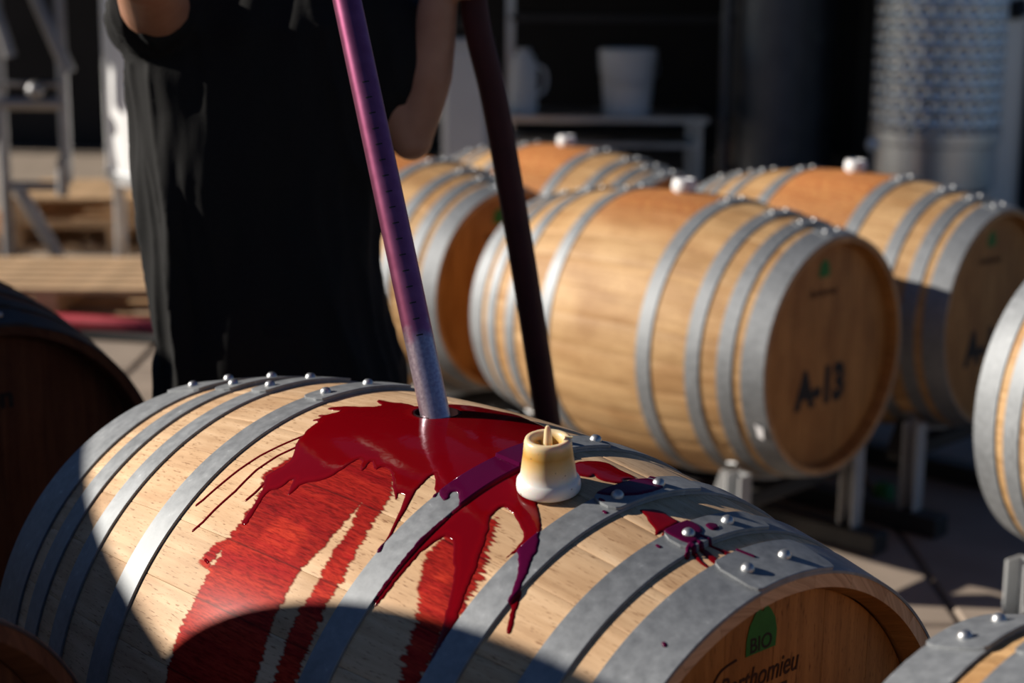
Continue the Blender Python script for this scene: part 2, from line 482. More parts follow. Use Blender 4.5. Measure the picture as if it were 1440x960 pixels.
def with_hole(me):
    """cut the bung hole through the top stave"""
    o = link('stave', me); cy = link('cutter', MB().lathe([(0.0255, 0.29), (0.0255, 0.40)], 40).mesh('cutter', M_OAK))
    md = o.modifiers.new('b', 'BOOLEAN'); md.operation = 'DIFFERENCE'; md.object = cy; md.solver = 'EXACT'
    dg = bpy.context.evaluated_depsgraph_get(); r = bpy.data.meshes.new_from_object(o.evaluated_get(dg))
    r.name = 'stave'
    bpy.data.objects.remove(o); bpy.data.objects.remove(cy)
    return r


ST_LO = [stave(a, b if b > a else b + 360, 3, 14, M_OAK_WARM) for a, b in zip(SEAMS, SEAMS[1:] + [SEAMS[0]])]
ST_HI = [stave(a, b if b > a else b + 360, 8, 40) for a, b in zip(SEAMS, SEAMS[1:] + [SEAMS[0]])]
ST_HI[-1] = with_hole(ST_HI[-1])
HP_LO = [hoop_mesh(a, b, 80) for a, b in HOOPS_B]
HP_HI = [hoop_mesh(a, b, 200) for a, b in HOOPS_A]


def recoat(me, mat):
    m2 = me.copy()
    for i in range(len(m2.materials)): m2.materials[i] = mat
    return m2


def barrel(x, y, z, yaw, label, hi=False, group=None, dark=False):
    r = empty('wine_barrel', (x, y, z), yaw)
    tag(r, label, 'barrel', group)
    for me in (ST_HI if hi else ST_SHADE if dark else ST_LO): link('stave', me, r)
    hoops = HOOPS_A if hi else HOOPS_B
    for (a, b), me in zip(hoops, HP_HI if hi else HP_SHADE if dark else HP_LO):
        h = link('hoop', me, r)
        uc = (a + b) / 2; R = rad(uc) + 0.0062
        tilt = math.atan2(rad(b) - rad(a), b - a)
        for t in ((-4.0, -12.0) if (hi and abs(a - 0.150) < 1e-6) else (5.0, -5.0)):
            tt = math.radians(t)
            rv = link('rivet', rivet_me, h, (uc, -R * math.sin(tt), R * math.cos(tt)))
            rv.rotation_euler = (tt, -tilt, 0)
    for s in (-1, 1):
        for me in (PL_SHADE if dark else plank_me): link('head_board', me, r, (s * 0.436, 0, 0))
    return r


def on_head(b, name, me, y, z, label=None):
    o = link(name, me, b)
    o.matrix_local = Matrix(((0, 0, 1, 0.4456), (1, 0, 0, y), (0, 1, 0, z), (0, 0, 0, 1)))
    if label: o['label'] = label
    return o


ST_SHADE = [recoat(q, M_OAK_SHADE) for q in ST_LO]; PL_SHADE = [recoat(q, M_OAK_SHADE) for q in plank_me]; HP_SHADE = [recoat(q, M_HOOP_SHADE) for q in HP_LO]  # darker copies for the two shaded barrels, shade carried by the colour
MAIN = (-0.07996, 1.76873, 0.63479, -0.81187)
b_main = barrel(*MAIN, 'oak barrel with red wine spilled over its top and a pipe standing in its hole', True)
MB().lathe([(0.0250, 0.3215), (0.0254, 0.3235), (0.0254, 0.3506), (0.0240, 0.3506), (0.0240, 0.3215)], 40).build('bung_hole_shade_ring', M_HOLE_SHADE, b_main, 50)  # added dark ring so the hole looks shaded inside
b_a13 = barrel(0.4327, 4.2919, 0.5562, -0.7692, 'oak barrel stencilled A-13 on its head, with a white bung and grey steel hoops')
b_rb = barrel(0.963, 4.781, 0.556, -0.77, 'oak barrel behind the A-13 barrel, its middle stained deep orange around a white bung')
b_bl = barrel(-0.341, 5.168, 0.550, -0.791, 'oak barrel end to end behind the A-13 barrel, beside the hanging hose')
b_bm = barrel(0.175, 5.69, 0.530, -0.80, 'oak barrel in the row farthest back with an orange stained middle, below the dark shed')
b_fr = barrel(1.377, 2.84, 0.655, -0.901, 'sunlit oak barrel with pale hoops in line in front of the A-13 barrel')
b_br = barrel(0.696, 0.965, 0.638, -0.785, 'oak barrel end to end in front of the wine-splashed barrel, rivets on its grey hoop')
b_lf = barrel(-1.122, 2.880, 0.621, -0.812, 'shade-darkened oak barrel beside the person in the black shirt', dark=True)
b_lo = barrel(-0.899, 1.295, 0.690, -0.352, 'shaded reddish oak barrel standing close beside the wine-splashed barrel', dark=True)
b_caster = barrel(-1.955, 1.332, 1.277, 0.20, 'unseen oak barrel raised on bins, added to cast shade')  # out of view; added to cast the rounded shadow edge on the main barrel


def wedge_logo():                      # the rounded leaf-like green mark
    pts = [(-0.022, -0.018), (0.021, -0.018), (0.022, -0.002), (0.019, 0.010), (0.012, 0.020), (0.006, 0.025), (0.002, 0.026),
           (0.002, 0.021), (-0.002, 0.021), (-0.002, 0.026), (-0.010, 0.021), (-0.018, 0.010), (-0.022, -0.004)]
    n = len(pts)
    v = [(x, y, 0) for x, y in pts] + [(x, y, 0.0003) for x, y in pts]
    f = [tuple(range(n))[::-1], tuple(range(n, 2 * n))] + [(i, (i + 1) % n, n + (i + 1) % n, n + i) for i in range(n)]
    return make_mesh('printed_logo', v, f, M_GREEN, None, 30)


logo_me = wedge_logo()
bio_me = text_mesh('BIO', 0.020, M_INK, 0.0003)
brand_me = text_mesh('Berthomieu', 0.030, M_BRAND, 0.0002, 0.25, 0.80)
sw = MB().tube(catmull([(-0.052, -0.022, 0), (-0.066, -0.012, 0), (-0.068, 0.006, 0), (-0.056, 0.022, 0), (-0.034, 0.027, 0)], 6), 0.0011, 6).mesh('brand_swash', M_BRAND)
sub_me = MB().box((0, 0, 0), (0.044, 0.004, 0.0004)).mesh('brand_subline', M_BRAND)
on_head(b_main, 'printed_logo', logo_me, 0.003, 0.232, 'green printed logo')
on_head(b_main, 'logo_lettering', bio_me, 0.002, 0.222).location.x += 0.0004
on_head(b_main, 'brand_lettering', brand_me, 0.002, 0.190, 'burnt cooper name')
on_head(b_main, 'brand_swash', sw, 0.002, 0.188)
on_head(b_main, 'brand_subline', sub_me, 0.022, 0.172)
for b, code in ((b_a13, 'A-13'), (b_rb, 'A-1'), (b_bl, 'A-1')):
    on_head(b, 'printed_logo', logo_me, -0.02, 0.210, 'green printed logo')
    on_head(b, 'brand_lettering', brand_me, -0.02, 0.155)
    on_head(b, 'stencil_lettering', text_mesh(code, 0.118, M_INK, 0.0075, 0.0, 0.86), -0.012 - (0.030 if code == 'A-1' else 0), -0.080, 'black stencilled code')
on_head(b_lf, 'stencil_lettering', text_mesh('on', 0.050, M_INK, 0.0015), 0.020, 0.168)
lab = MB().box((0, 0, 0), (0.030, 0.036, 0.0004)).mesh('paper_label', M_LABEL)
lt = math.radians(118); R_ = rad(0.448) + 0.004
o = link('paper_label', lab, b_a13, (0.448, -R_ * math.sin(lt), R_ * math.cos(lt))); o.rotation_euler = (lt, 0.23, 0); o['label'] = 'white paper label on the head hoop'

# ------------------------------------------------------------------ racks under the barrels
GR_RACK = 'steel barrel racks'
def channel(h):
    mm = MB()
    mm.box((0, 0.0225, h / 2), (0.045, 0.005, h)); mm.box((-0.020, 0, h / 2), (0.005, 0.040, h)); mm.box((0.020, 0, h / 2), (0.005, 0.040, h))
    return mm


def rack(x, y, zc, yaw, label, base=0.0):
    r = empty('barrel_rack', (x, y, base), yaw); tag(r, label, 'rack', GR_RACK)
    zc = zc - base
    U = 0.335; R = rad(U - 0.012) + 0.0042
    bot = zc - R - 0.007
    top = zc - 0.262
    for s in (-1, 1):
        mm = MB()
        n = 12; v, f = [], []
        for i in range(n + 1):
            a = math.radians(180 - 40 + 80 * i / n)
            for uu in (U - 0.012, U + 0.012):
                for rr in (rad(uu) + 0.0040, rad(uu) + 0.0100):
                    v.append((s * uu, -rr * math.sin(a), zc + rr * math.cos(a)))
        for i in range(n):
            p, q = 4 * i, 4 * i + 4
            for j, l in ((0, 1), (1, 3), (3, 2), (2, 0)): f.append((p + j, q + j, q + l, p + l))
        f += [(0, 1, 3, 2), (4 * n, 4 * n + 2, 4 * n + 3, 4 * n + 1)]
        mm.add(v, f); mm.build('saddle', M_RACK, r)
        MB().box((s * U, 0, bot - 0.021), (0.045, 0.53, 0.04), bev=0.004).build('cross_beam', M_RAIL, r)
        for t in (-1, 1):
            h = top - 0.055
            link('post', channel(h).mesh('post', M_RACK, 30), r, (s * (U + 0.046), t * 0.245, 0.055))
            MB().bar((s * U, t * 0.262, bot - 0.02), (s * U, t * 0.215, top - 0.01), 0.04, 0.02).build('saddle_arm', M_RAIL, r)
    for t in (-1, 1):
        MB().box((0, t * 0.245, 0.0285), (0.96, 0.07, 0.055), bev=0.004).build('base_rail', M_RAIL, r)
    return r


rack(*MAIN, 'steel rack carrying the wine-splashed barrel')
rack(0.4327, 4.2919, 0.5562, -0.7692, 'steel rack with channel posts carrying the A-13 barrel')
rack(0.963, 4.781, 0.556, -0.77, 'steel rack carrying the barrel behind the A-13 barrel')
rack(-0.341, 5.168, 0.550, -0.791, 'steel rack carrying the barrel beside the hanging hose')
rack(0.175, 5.69, 0.530, -0.80, 'steel rack carrying the barrel farthest back')
rack(1.377, 2.84, 0.655, -0.901, 'steel rack with a bright lit post carrying the sunlit barrel in front of A-13')
rack(0.696, 0.965, 0.638, -0.785, 'steel rack carrying the barrel in front of the wine-splashed one')
rack(-1.122, 2.880, 0.621, -0.812, 'steel rack carrying the dark barrel beside the person')
rack(-0.899, 1.295, 0.690, -0.352, 'steel rack carrying the shaded reddish barrel')

# ------------------------------------------------------------------ spilled wine on the main barrel
mx, my, mz, myaw = MAIN
_c, _s = math.cos(-myaw), math.sin(-myaw)


def to_main(px, py):
    """pixel -> (metres along the barrel, degrees from its top towards the camera side), where the ray meets the staves"""
    d = px_ray(px, py); o = Vector((-mx, -my, CAM_H - mz))
    ox, oy = _c * o.x - _s * o.y, _s * o.x + _c * o.y
    dx, dy = _c * d.x - _s * d.y, _s * d.x + _c * d.y
    t = np.linspace(0.9, 2.6, 9000)
    X = ox + t * dx; Y = oy + t * dy; Z = o.z + t * d.z
    g = np.hypot(Y, Z) - (RB - (RB - RH) * (X / HL) ** 2 + 0.001)
    ok = g < 0
    if not ok.any():
        i = int(np.argmin(g))
    else:
        i = int(np.argmax(ok))
    return float(X[i]), float(np.degrees(np.arctan2(-Y[i], Z[i])))


RW = 0.345
def to_uw(P):
    q = np.array([to_main(*p) for p in P]); q[:, 1] = np.radians(q[:, 1]) * RW
    return q


STEP = 0.001
GU = np.arange(-0.165, 0.474, STEP); GW = np.arange(-0.15, 0.56, STEP)
UU, WW = np.meshgrid(GU, GW, indexing='ij')


def chaikin(P, it):
    P = np.asarray(P, float)
    for _ in range(it):
        Q = np.roll(P, -1, 0); P = np.stack([0.75 * P + 0.25 * Q, 0.25 * P + 0.75 * Q], 1).reshape(-1, 2)
    return P


def sdf_poly(poly, x=None, y=None):
    x = UU if x is None else x; y = WW if y is None else y
    d = np.full(x.shape, 1e9); ins = np.zeros(x.shape, bool); n = len(poly)
    for i in range(n):
        ax, ay = poly[i]; bx, by = poly[(i + 1) % n]
        ex, ey = bx - ax, by - ay; L2 = ex * ex + ey * ey + 1e-15
        t = np.clip(((x - ax) * ex + (y - ay) * ey) / L2, 0, 1)
        d = np.minimum(d, (x - ax - t * ex) ** 2 + (y - ay - t * ey) ** 2)
        c = (ay > y) != (by > y)
        with np.errstate(divide='ignore', invalid='ignore'):
            ins ^= c & (x < ex * (y - ay) / (ey if ey else 1e-15) + ax)
    d = np.sqrt(d)
    return np.where(ins, d, -d)


def sdf_line(pts, rads):
    out = np.full(UU.shape, -1e9)
    for i in range(len(pts) - 1):
        (ax, ay), (bx, by) = pts[i], pts[i + 1]
        ex, ey = bx - ax, by - ay; L2 = ex * ex + ey * ey + 1e-15
        t = np.clip(((UU - ax) * ex + (WW - ay) * ey) / L2, 0, 1)
        d = np.hypot(UU - ax - t * ex, WW - ay - t * ey)
        out = np.maximum(out, rads[i] + (rads[i + 1] - rads[i]) * t - d)
    return out


def vnoise(n, seed, cell):
    """smooth 1-D noise sampled on n steps"""
    r = np.random.default_rng(seed); kx = np.arange(0, n / cell + 3); kv = r.uniform(-1, 1, len(kx))
    return np.interp(np.arange(n) / cell, kx, kv)


THICK = [(588, 572), (570, 566), (548, 565), (533, 561), (530, 564), (539, 569), (521, 572), (481, 570), (460, 573), (463, 575), (483, 576), (469, 580),
         (461, 582), (444, 583), (454, 586), (435, 591), (451, 590), (435, 601), (424, 612), (416, 622), (414, 634), (406, 651), (371, 668), (373, 672),
         (370, 684), (359, 707), (345, 725), (339, 736), (344, 738), (350, 732), (364, 709), (375, 691), (392, 687), (412, 672), (409, 684), (402, 698),
         (408, 695), (425, 679), (450, 676), (470, 668), (492, 651), (509, 643), (506, 662), (512, 660), (523, 645), (526, 662), (539, 654), (550, 662),
         (553, 684), (555, 702), (560, 698), (560, 691), (574, 698), (592, 682), (609, 665), (612, 668), (610, 685), (613, 690), (619, 693), (623, 706),
         (632, 704), (634, 695), (644, 693), (648, 706), (646, 716), (609, 745), (592, 760), (560, 800), (524, 850), (529, 852), (566, 804), (598, 768),
         (635, 748), (638, 795), (636, 827), (627, 862), (616, 900), (602, 935), (612, 925), (630, 895), (646, 862), (657, 827), (667, 805), (677, 775), (685, 757),
         (690, 727), (694, 722), (707, 711), (713, 714), (721, 720), (722, 725), (734, 740), (737, 757), (725, 770), (709, 786), (715, 780), (727, 774),
         (731, 787), (730, 805), (725, 830), (715, 845), (720, 852), (715, 870), (711, 888), (716, 892), (720, 885), (725, 857), (731, 845), (732, 827),
         (742, 812), (747, 792), (757, 777), (761, 745), (761, 735), (754, 706), (758, 690), (800, 672), (806, 650), (775, 632), (790, 618), (770, 601), (742, 589),
         (728, 583), (699, 577), (677, 572), (655, 569), (634, 568), (612, 568)]
PATCHES = [
    [(805, 648), (853, 648), (867, 658), (901, 673), (876, 672), (878, 678), (863, 678), (842, 672), (836, 665), (830, 671), (805, 664)],
    [(838, 698), (852, 688), (870, 679), (890, 682), (913, 680), (938, 692), (905, 702), (878, 704), (842, 702)],
    [(897, 714), (932, 717), (942, 727), (959, 733), (934, 744), (920, 753), (924, 744), (913, 731), (909, 723)],
    [(930, 748), (957, 737), (972, 741), (988, 750), (984, 762), (976, 772), (963, 769), (934, 754)],
    [(990, 744), (1007, 744), (1011, 750), (1001, 754)],
    [(970, 768), (980, 775), (988, 790), (999, 798), (984, 790), (973, 778)],
    [(978, 765), (995, 773), (1011, 787), (1007, 793), (992, 781)],
]
DRIPS = [
    ([(426, 612), (395, 625), (365, 640), (335, 660), (310, 680), (285, 702), (276, 709)], [2.2, 1.3, 1.1, 1.1, 1.1, 1.2, 1.4]),
    ([(418, 627), (390, 640), (360, 660), (330, 690), (300, 717), (285, 733), (271, 745)], [2.4, 1.5, 1.3, 1.3, 1.3, 1.4, 2.2]),
    ([(370, 680), (358, 692), (346, 702)], [1.4, 1.0, 1.6]),
    ([(578, 690), (567, 715), (556, 735), (548, 752), (540, 765), (535, 776)], [5.0, 3.6, 2.4, 2.0, 2.2, 2.8]),
    ([(620, 672), (616, 690), (612, 700)], [1.6, 2.0, 1.4]),
    ([(990, 762), (1001, 767), (1032, 779), (1060, 790)], [2.2, 1.6, 1.2, 0.9]), ([(985, 760), (1012, 772), (1022, 778)], [2.0, 1.4, 1.2]), ([(975, 766), (968, 778), (966, 784)], [2.0, 1.5, 1.2]),
    ([(880, 668), (905, 676), (925, 681)], [1.6, 1.2, 1.0]),
    ([(845, 709), (849, 711)], [1.8, 1.2]), ([(925, 770), (928, 772)], [1.5, 1.2]), ([(935, 907), (936, 910)], [1.6, 1.2]),
    ([(288, 786), (292, 790)], [1.8, 1.2]), ([(850, 722), (853, 724)], [0.9, 0.9])]

ct = vnoise(len(GU), 3, 5)[:, None] * 0.0006 + vnoise(len(GW), 4, 3)[None, :] * 0.0008
F = sdf_poly(chaikin(to_uw(THICK), 1)) + ct + 0.0004
for p in PATCHES: F = np.maximum(F, sdf_poly(chaikin(to_uw(p), 2)) + ct * 0.6 + 0.001)
for p, r in DRIPS: F = np.maximum(F, sdf_line(to_uw(p), [max(q * 0.0010, 0.0022) for q in r]))
F = np.minimum(F, np.hypot(UU, WW) - 0.0248)          # the bung hole stays open
# one light smoothing keeps the rims round like a liquid's
Fp = np.pad(F, 1, mode='edge')
F = (Fp[1:-1, 1:-1] * 6 + Fp[:-2, 1:-1] + Fp[2:, 1:-1] + Fp[1:-1, :-2] + Fp[1:-1, 2:]) / 10

hoopmask = np.zeros(len(GU)); lapmask = np.zeros(len(GU))
def base_r(u, wv, use_hoop):
    r = rad(u)
    hp_ = np.zeros_like(u)
    if use_hoop:
        for a, b in HOOPS_A:
            inn = (u > a - 0.0006) & (u < b + 0.0006)
            t = np.degrees(wv / RW); lap = (t > -14.2) & (t < 8.7)
            r = np.where(inn, np.maximum(rad(u) + 0.0033 + np.where(lap, 0.0031, 0), r), r); hp_ = np.where(inn, 1.0, hp_)
    return r, hp_


def contour_mesh(name, Fld, mat, use_hoop, height, extra):
    ni, nj = Fld.shape
    idx = -np.ones((ni, nj), int); pos = Fld > 0
    c00, c10, c11, c01 = pos[:-1, :-1], pos[1:, :-1], pos[1:, 1:], pos[:-1, 1:]
    full = c00 & c10 & c11 & c01; anyp = (c00 | c10 | c11 | c01) & ~full
    used = pos.copy()
    ii, jj = np.nonzero(used); idx[ii, jj] = np.arange(len(ii))
    V = [np.stack([GU[ii], GW[jj], Fld[ii, jj]], 1)]
    fi, fj = np.nonzero(full)
    faces = np.stack([idx[fi, fj], idx[fi + 1, fj], idx[fi + 1, fj + 1], idx[fi, fj + 1]], 1).tolist()
    ev, ed, cnt = [], {}, len(ii)
    for i, j in zip(*np.nonzero(anyp)):
        cs = [(i, j), (i + 1, j), (i + 1, j + 1), (i, j + 1)]; poly = []
        for a in range(4):
            A, B = cs[a], cs[(a + 1) % 4]
            fa, fb = Fld[A], Fld[B]
            if fa > 0: poly.append(int(idx[A]))
            if (fa > 0) != (fb > 0):
                kk = (A, B) if A < B else (B, A)
                if kk not in ed:
                    t = fa / (fa - fb)
                    ev.append((GU[A[0]] + (GU[B[0]] - GU[A[0]]) * t, GW[A[1]] + (GW[B[1]] - GW[A[1]]) * t, 0.0)); ed[kk] = cnt; cnt += 1
                poly.append(ed[kk])
        if len(poly) >= 3: faces.append(poly)
    V = np.concatenate(V + [np.array(ev)]) if ev else V[0]
    u, wv, d = V[:, 0], V[:, 1], V[:, 2]
    r, hp_ = base_r(u, wv, use_hoop)
    r = r + height(u, wv, d); t = wv / RW
    co = np.stack([u, -r * np.sin(t), r * np.cos(t)], 1)
    me = bpy.data.meshes.new(name); me.from_pydata(co.tolist(), [], faces)
    me.polygons.foreach_set('use_smooth', [True] * len(me.polygons))
    li = np.empty(len(me.loops), int); me.loops.foreach_get('vertex_index', li)
    l = me.uv_layers.new(name='grain'); l.data.foreach_set('uv', np.stack([u, wv], 1)[li].ravel())
    for nm, val in extra(u, wv, d, hp_).items():
        a = me.attributes.new(nm, 'FLOAT', 'POINT'); a.data.foreach_set('value', np.asarray(val, np.float32))
    me.materials.append(mat)
    return me


def sstep(x): x = np.clip(x, 0, 1); return x * x * (3 - 2 * x)


spill = empty('wine_spill', (mx, my, mz), myaw)
tag(spill, 'red wine spilled over the barrel top, running down in streaks', 'spilled wine')
wm = contour_mesh('wine_film', F, M_WINE, True, lambda u, wv, d: -0.00015 + 0.0014 * (1 - np.exp(-d / 0.0009)),
                  lambda u, wv, d, h_: {'thick': sstep(d / 0.012), 'hoop': h_})
tag(link('wine_film', wm, spill), 'glossy dark red wine film')

S1 = [(420, 636), (371, 666), (370, 684), (359, 705), (340, 731), (322, 753), (300, 766), (283, 785), (292, 793), (311, 772), (311, 780), (294, 803), (275, 839), (256, 878), (244, 911), (236, 944), (228, 985), (222, 1040),
      (330, 1060), (345, 1000), (361, 944), (372, 911), (381, 878), (394, 847), (414, 811), (428, 794), (450, 772), (478, 739), (503, 710), (508, 706), (494, 742), (467, 778), (458, 792),
      (439, 833), (428, 850), (411, 878), (400, 906), (392, 936), (383, 970), (372, 1010), (392, 1020), (405, 985), (417, 950), (430, 919), (442, 889), (453, 856), (464, 839), (481, 817), (494, 783),
      (508, 761), (525, 728), (540, 712), (551, 692), (553, 660), (540, 636)]
S2 = [(650, 735), (624, 756), (600, 780), (590, 820), (587, 860), (575, 907), (562, 957), (550, 1000), (545, 1040), (580, 1040), (590, 955), (615, 905), (648, 862), (664, 830), (674, 812), (692, 760), (700, 726)]
jag = (vnoise(len(GW), 11, 1.3)[None, :] * 0.0060 * (0.6 + 0.4 * vnoise(len(GU), 12, 20)[:, None]) + vnoise(len(GW), 13, 4)[None, :] * 0.002)
G = np.maximum(sdf_poly(to_uw(S1)) + jag, sdf_poly(to_uw(S2)) + jag)
G = G + 0.003
G0 = G.copy()
def amt_at(u, wv):
    i = np.clip(np.rint((u - GU[0]) / STEP).astype(int), 0, len(GU) - 1); j = np.clip(np.rint((wv - GW[0]) / STEP).astype(int), 0, len(GW) - 1)
    return G0[i, j]
G = np.minimum(G, np.hypot(UU, WW) - 0.03)
seam_w = np.radians(np.array(SEAMS[:8])) * RW
def dip(u, wv, d): return np.full_like(u, 0.00035)


sm = contour_mesh('soaked_stain', G, M_STAIN, False, dip, lambda u, wv, d, h_: {'amt': sstep(amt_at(u, wv) / 0.0050), 'joint': 0.8 * sum(np.exp(-((wv - q) / 0.0008) ** 2) for q in seam_w),
                   'soak': 1 - sstep((wv - 0.215 + 0.02 * np.sin(u * 60) + 0.01 * np.sin(u * 170)) / 0.045)})
tag(link('soaked_stain', sm, spill), 'orange red stain soaked into the oak')


def old_stain(b, umax, tmax, seed, seamless=0.8):
    """faded wine stain around the bung of another barrel"""
    nu, nw = 70, 80
    us = np.linspace(-umax - 0.01, umax + 0.01, nu); ts = np.radians(np.linspace(-tmax, tmax, nw))
    v, uv, am = [], [], []
    r_ = np.random.default_rng(seed); n1 = np.interp(np.linspace(0, 9, nw), np.arange(10), r_.uniform(0.4, 1.0, 10))
    for i, u in enumerate(us):
        for j, t in enumerate(ts):
            r = rad(u) + 0.0005; v.append((u, -r * math.sin(t), r * math.cos(t))); uv.append((u, t * RW))
            e = (1 - abs(t) / math.radians(tmax)); am.append(float(np.clip(min(e * 2.6 * n1[j], (umax - abs(u)) / 0.012), 0, 1)) * seamless)
    f = [(i * nw + j, (i + 1) * nw + j, (i + 1) * nw + j + 1, i * nw + j + 1) for i in range(nu - 1) for j in range(nw - 1)]
    me = make_mesh('old_stain', v, f, M_STAIN_OLD, uv, None)
    a = me.attributes.new('amt', 'FLOAT', 'POINT'); a.data.foreach_set('value', np.array(am, np.float32))
    o = link('old_stain', me, b); o['label'] = 'orange wine stain around the bung hole'


old_stain(b_a13, 0.140, 42, 1, 0.75)
old_stain(b_rb, 0.140, 75, 2, 0.95)
old_stain(b_bm, 0.140, 75, 3, 0.95)
old_stain(b_bl, 0.140, 40, 4, 0.8)
old_stain(b_lf, 0.140, 40, 5, 0.8)

# ------------------------------------------------------------------ bungs
def main_point(u, deg, lift=0.0):
    t = math.radians(deg); r = rad(u) + lift
    p = Vector((u, -r * math.sin(t), r * math.cos(t)))
    sl_ = -2 * (RB - RH) * u / HL ** 2
    n_ = Vector((-sl_, -math.sin(t), math.cos(t))).normalized()
    R3 = Matrix.Rotation(myaw, 3, 'Z')
    return R3 @ p + Vector((mx, my, mz)), R3 @ n_


p_, n_ = main_point(0.232, 10.2, 0.0008)
bung = empty('silicone_bung', p_); bung.rotation_mode = 'QUATERNION'
bung.rotation_quaternion = (n_ * 0.75 + Vector((0, 0, 0.25))).normalized().to_track_quat('Z', 'Y')
tag(bung, 'amber and white silicone bung standing upside down on the wine-splashed barrel', 'bung', 'silicone bungs')
MB().lathe([(0.0, 0.0), (0.0295, 0.0), (0.0308, 0.0015), (0.0312, 0.005), (0.0306, 0.0105), (0.0285, 0.0135), (0.0272, 0.0150), (0.0262, 0.022),
            (0.0240, 0.038), (0.0228, 0.050), (0.0218, 0.0530), (0.0200, 0.0540), (0.0170, 0.0536), (0.0152, 0.0520), (0.0145, 0.0480), (0.0125, 0.030), (0.0, 0.0285)], 56
           ).build('bung_body', M_BUNG, bung, 50)
MB().lathe([(0.0052, 0.0285), (0.0048, 0.040), (0.0042, 0.052), (0.0032, 0.0620), (0.0016, 0.0660), (0.0, 0.0664)], 20).build('bung_tip', M_BUNG, bung, 50)
MB().box((0.0195, 0.004, 0.0538), (0.0075, 0.0018, 0.0016)).build('mould_nub', M_BUNG, bung)

bung_up = MB().lathe([(0.0, -0.03), (0.020, -0.03), (0.0245, 0.002), (0.030, 0.004), (0.0315, 0.010), (0.030, 0.024), (0.027, 0.032), (0.020, 0.033), (0.018, 0.026), (0.0, 0.026)], 32)
bung_up_me = bung_up.mesh('silicone_bung', M_WHITE, 50)
for b, lb_ in ((b_a13, 'white silicone bung in the top of the A-13 barrel'), (b_rb, 'white silicone bung in the orange stain behind the A-13 barrel'),
               (b_bm, 'white silicone bung in the barrel farthest back')):
    o = link('silicone_bung', bung_up_me, None, Vector(b.location) + Vector((0, 0, RB + 0.001)))
    tag(o, lb_, 'bung', 'silicone bungs')

# ------------------------------------------------------------------ filling pipe
P0 = Vector((-0.0815, 1.7600, 0.9857)); PD = Vector((-0.2227, 0.3308, 0.9170)).normalized()
pipe = empty('filling_pipe', P0 - PD * 0.10); pipe.rotation_mode = 'QUATERNION'; pipe.rotation_quaternion = PD.to_track_quat('Z', 'Y')
tag(pipe, 'purple stained steel filling pipe standing in the barrel hole', 'pipe')
PR = 0.0160; PL = 0.98
v, f, uv = [], [], []
n = 40; zs = [0, 0.001] + list(np.linspace(0.02, PL, 30))
for z in zs:
    for j in range(n):
        a = 2 * PI * j / n; v.append((PR * math.cos(a), PR * math.sin(a), z)); uv.append((z, a * PR))
for i in range(len(zs) - 1):
    for j in range(n): f.append((i * n + j, i * n + (j + 1) % n, (i + 1) * n + (j + 1) % n, (i + 1) * n + j))
f += [tuple(range(n))[::-1], tuple((len(zs) - 1) * n + j for j in range(n))]
link('pipe_body', make_mesh('pipe_body', v, f, M_PIPE, uv, 40), pipe)
MB().lathe([(PR + .0005, PL - 0.05), (PR + 0.008, PL - 0.05), (PR + 0.008, PL - 0.01), (PR + 0.004, PL), (PR + .0005, PL)], 24).build('hose_collar', M_STEEL, pipe)
# direction of the camera seen from the pipe, in pipe coordinates
q = PD.to_track_quat('Z', 'Y').inverted() @ (Vector((0, 0, CAM_H)) - (P0 + PD * 0.3))
a_cam = math.atan2(q.y, q.x)
side = PD.to_track_quat('Z', 'Y').inverted() @ Vector((1, 0, 0))
sgn = 1 if math.sin(math.atan2(side.y, side.x) - a_cam) > 0 else -1
mk = MB()
vv = []
for j in range(7):
    a = a_cam + sgn * math.radians(-8 + 26 * j / 6)
    for r_ in (PR - .0002, PR + 0.00025):
        for z in (-0.0007, 0.0007): vv.append((r_ * math.cos(a), r_ * math.sin(a), z))
ff = []
for j in range(6):
    p0, p1 = 4 * j, 4 * j + 4
    for x, y in ((0, 1), (1, 3), (3, 2), (2, 0)): ff.append((p0 + x, p1 + x, p1 + y, p0 + y))
mk.add(vv, ff + [(0, 1, 3, 2), (24, 26, 27, 25)])
mark_me = mk.mesh('graduation_mark', M_INK)
for i in range(17):
    link('graduation_mark', mark_me, pipe, (0, 0, 0.185 + i * 0.0178))

# ------------------------------------------------------------------ hanging hose
pt = P0 + PD * (PL - 0.10)
h1 = at_y(668, 18, 2.45)
HTOP = Vector((-0.072, 2.45, 1.56))
hose_pts = [pt + PD * 0.0, pt + PD * 0.08, (-0.30, 2.19, 1.99), (-0.19, 2.31, 1.98), (-0.090, 2.40, 1.78), HTOP, h1, at_y(693, 130, 2.46), at_y(716, 255, 2.47), at_y(742, 410, 2.48),
            at_y(770, 590, 2.50), at_y(788, 720, 2.52), (0.075, 2.56, 0.35), (0.08, 2.66, 0.10), (0.02, 2.90, 0.021), (-0.10, 3.25, 0.021), (-0.35, 3.8, 0.021), (-0.8, 4.3, 0.021)]
hs = empty('wine_hose', hose_pts[-1]); tag(hs, 'thick dark maroon hose hanging from the hand behind the wine-splashed barrel', 'hose')
hl = Vector(hose_pts[-1])
MB().tube([Vector(p) - hl for p in catmull(hose_pts, 8)], 0.0195, 18).build('hose_body', M_HOSE, hs, 60)
MB().lathe([(0.0225, 0.0), (0.0225, 0.03), (0.0198, 0.03)], 20, pt - hl + PD * 0.005, PD.to_track_quat('Z', 'Y').to_matrix()).build('hose_clamp', M_STEEL, hs)

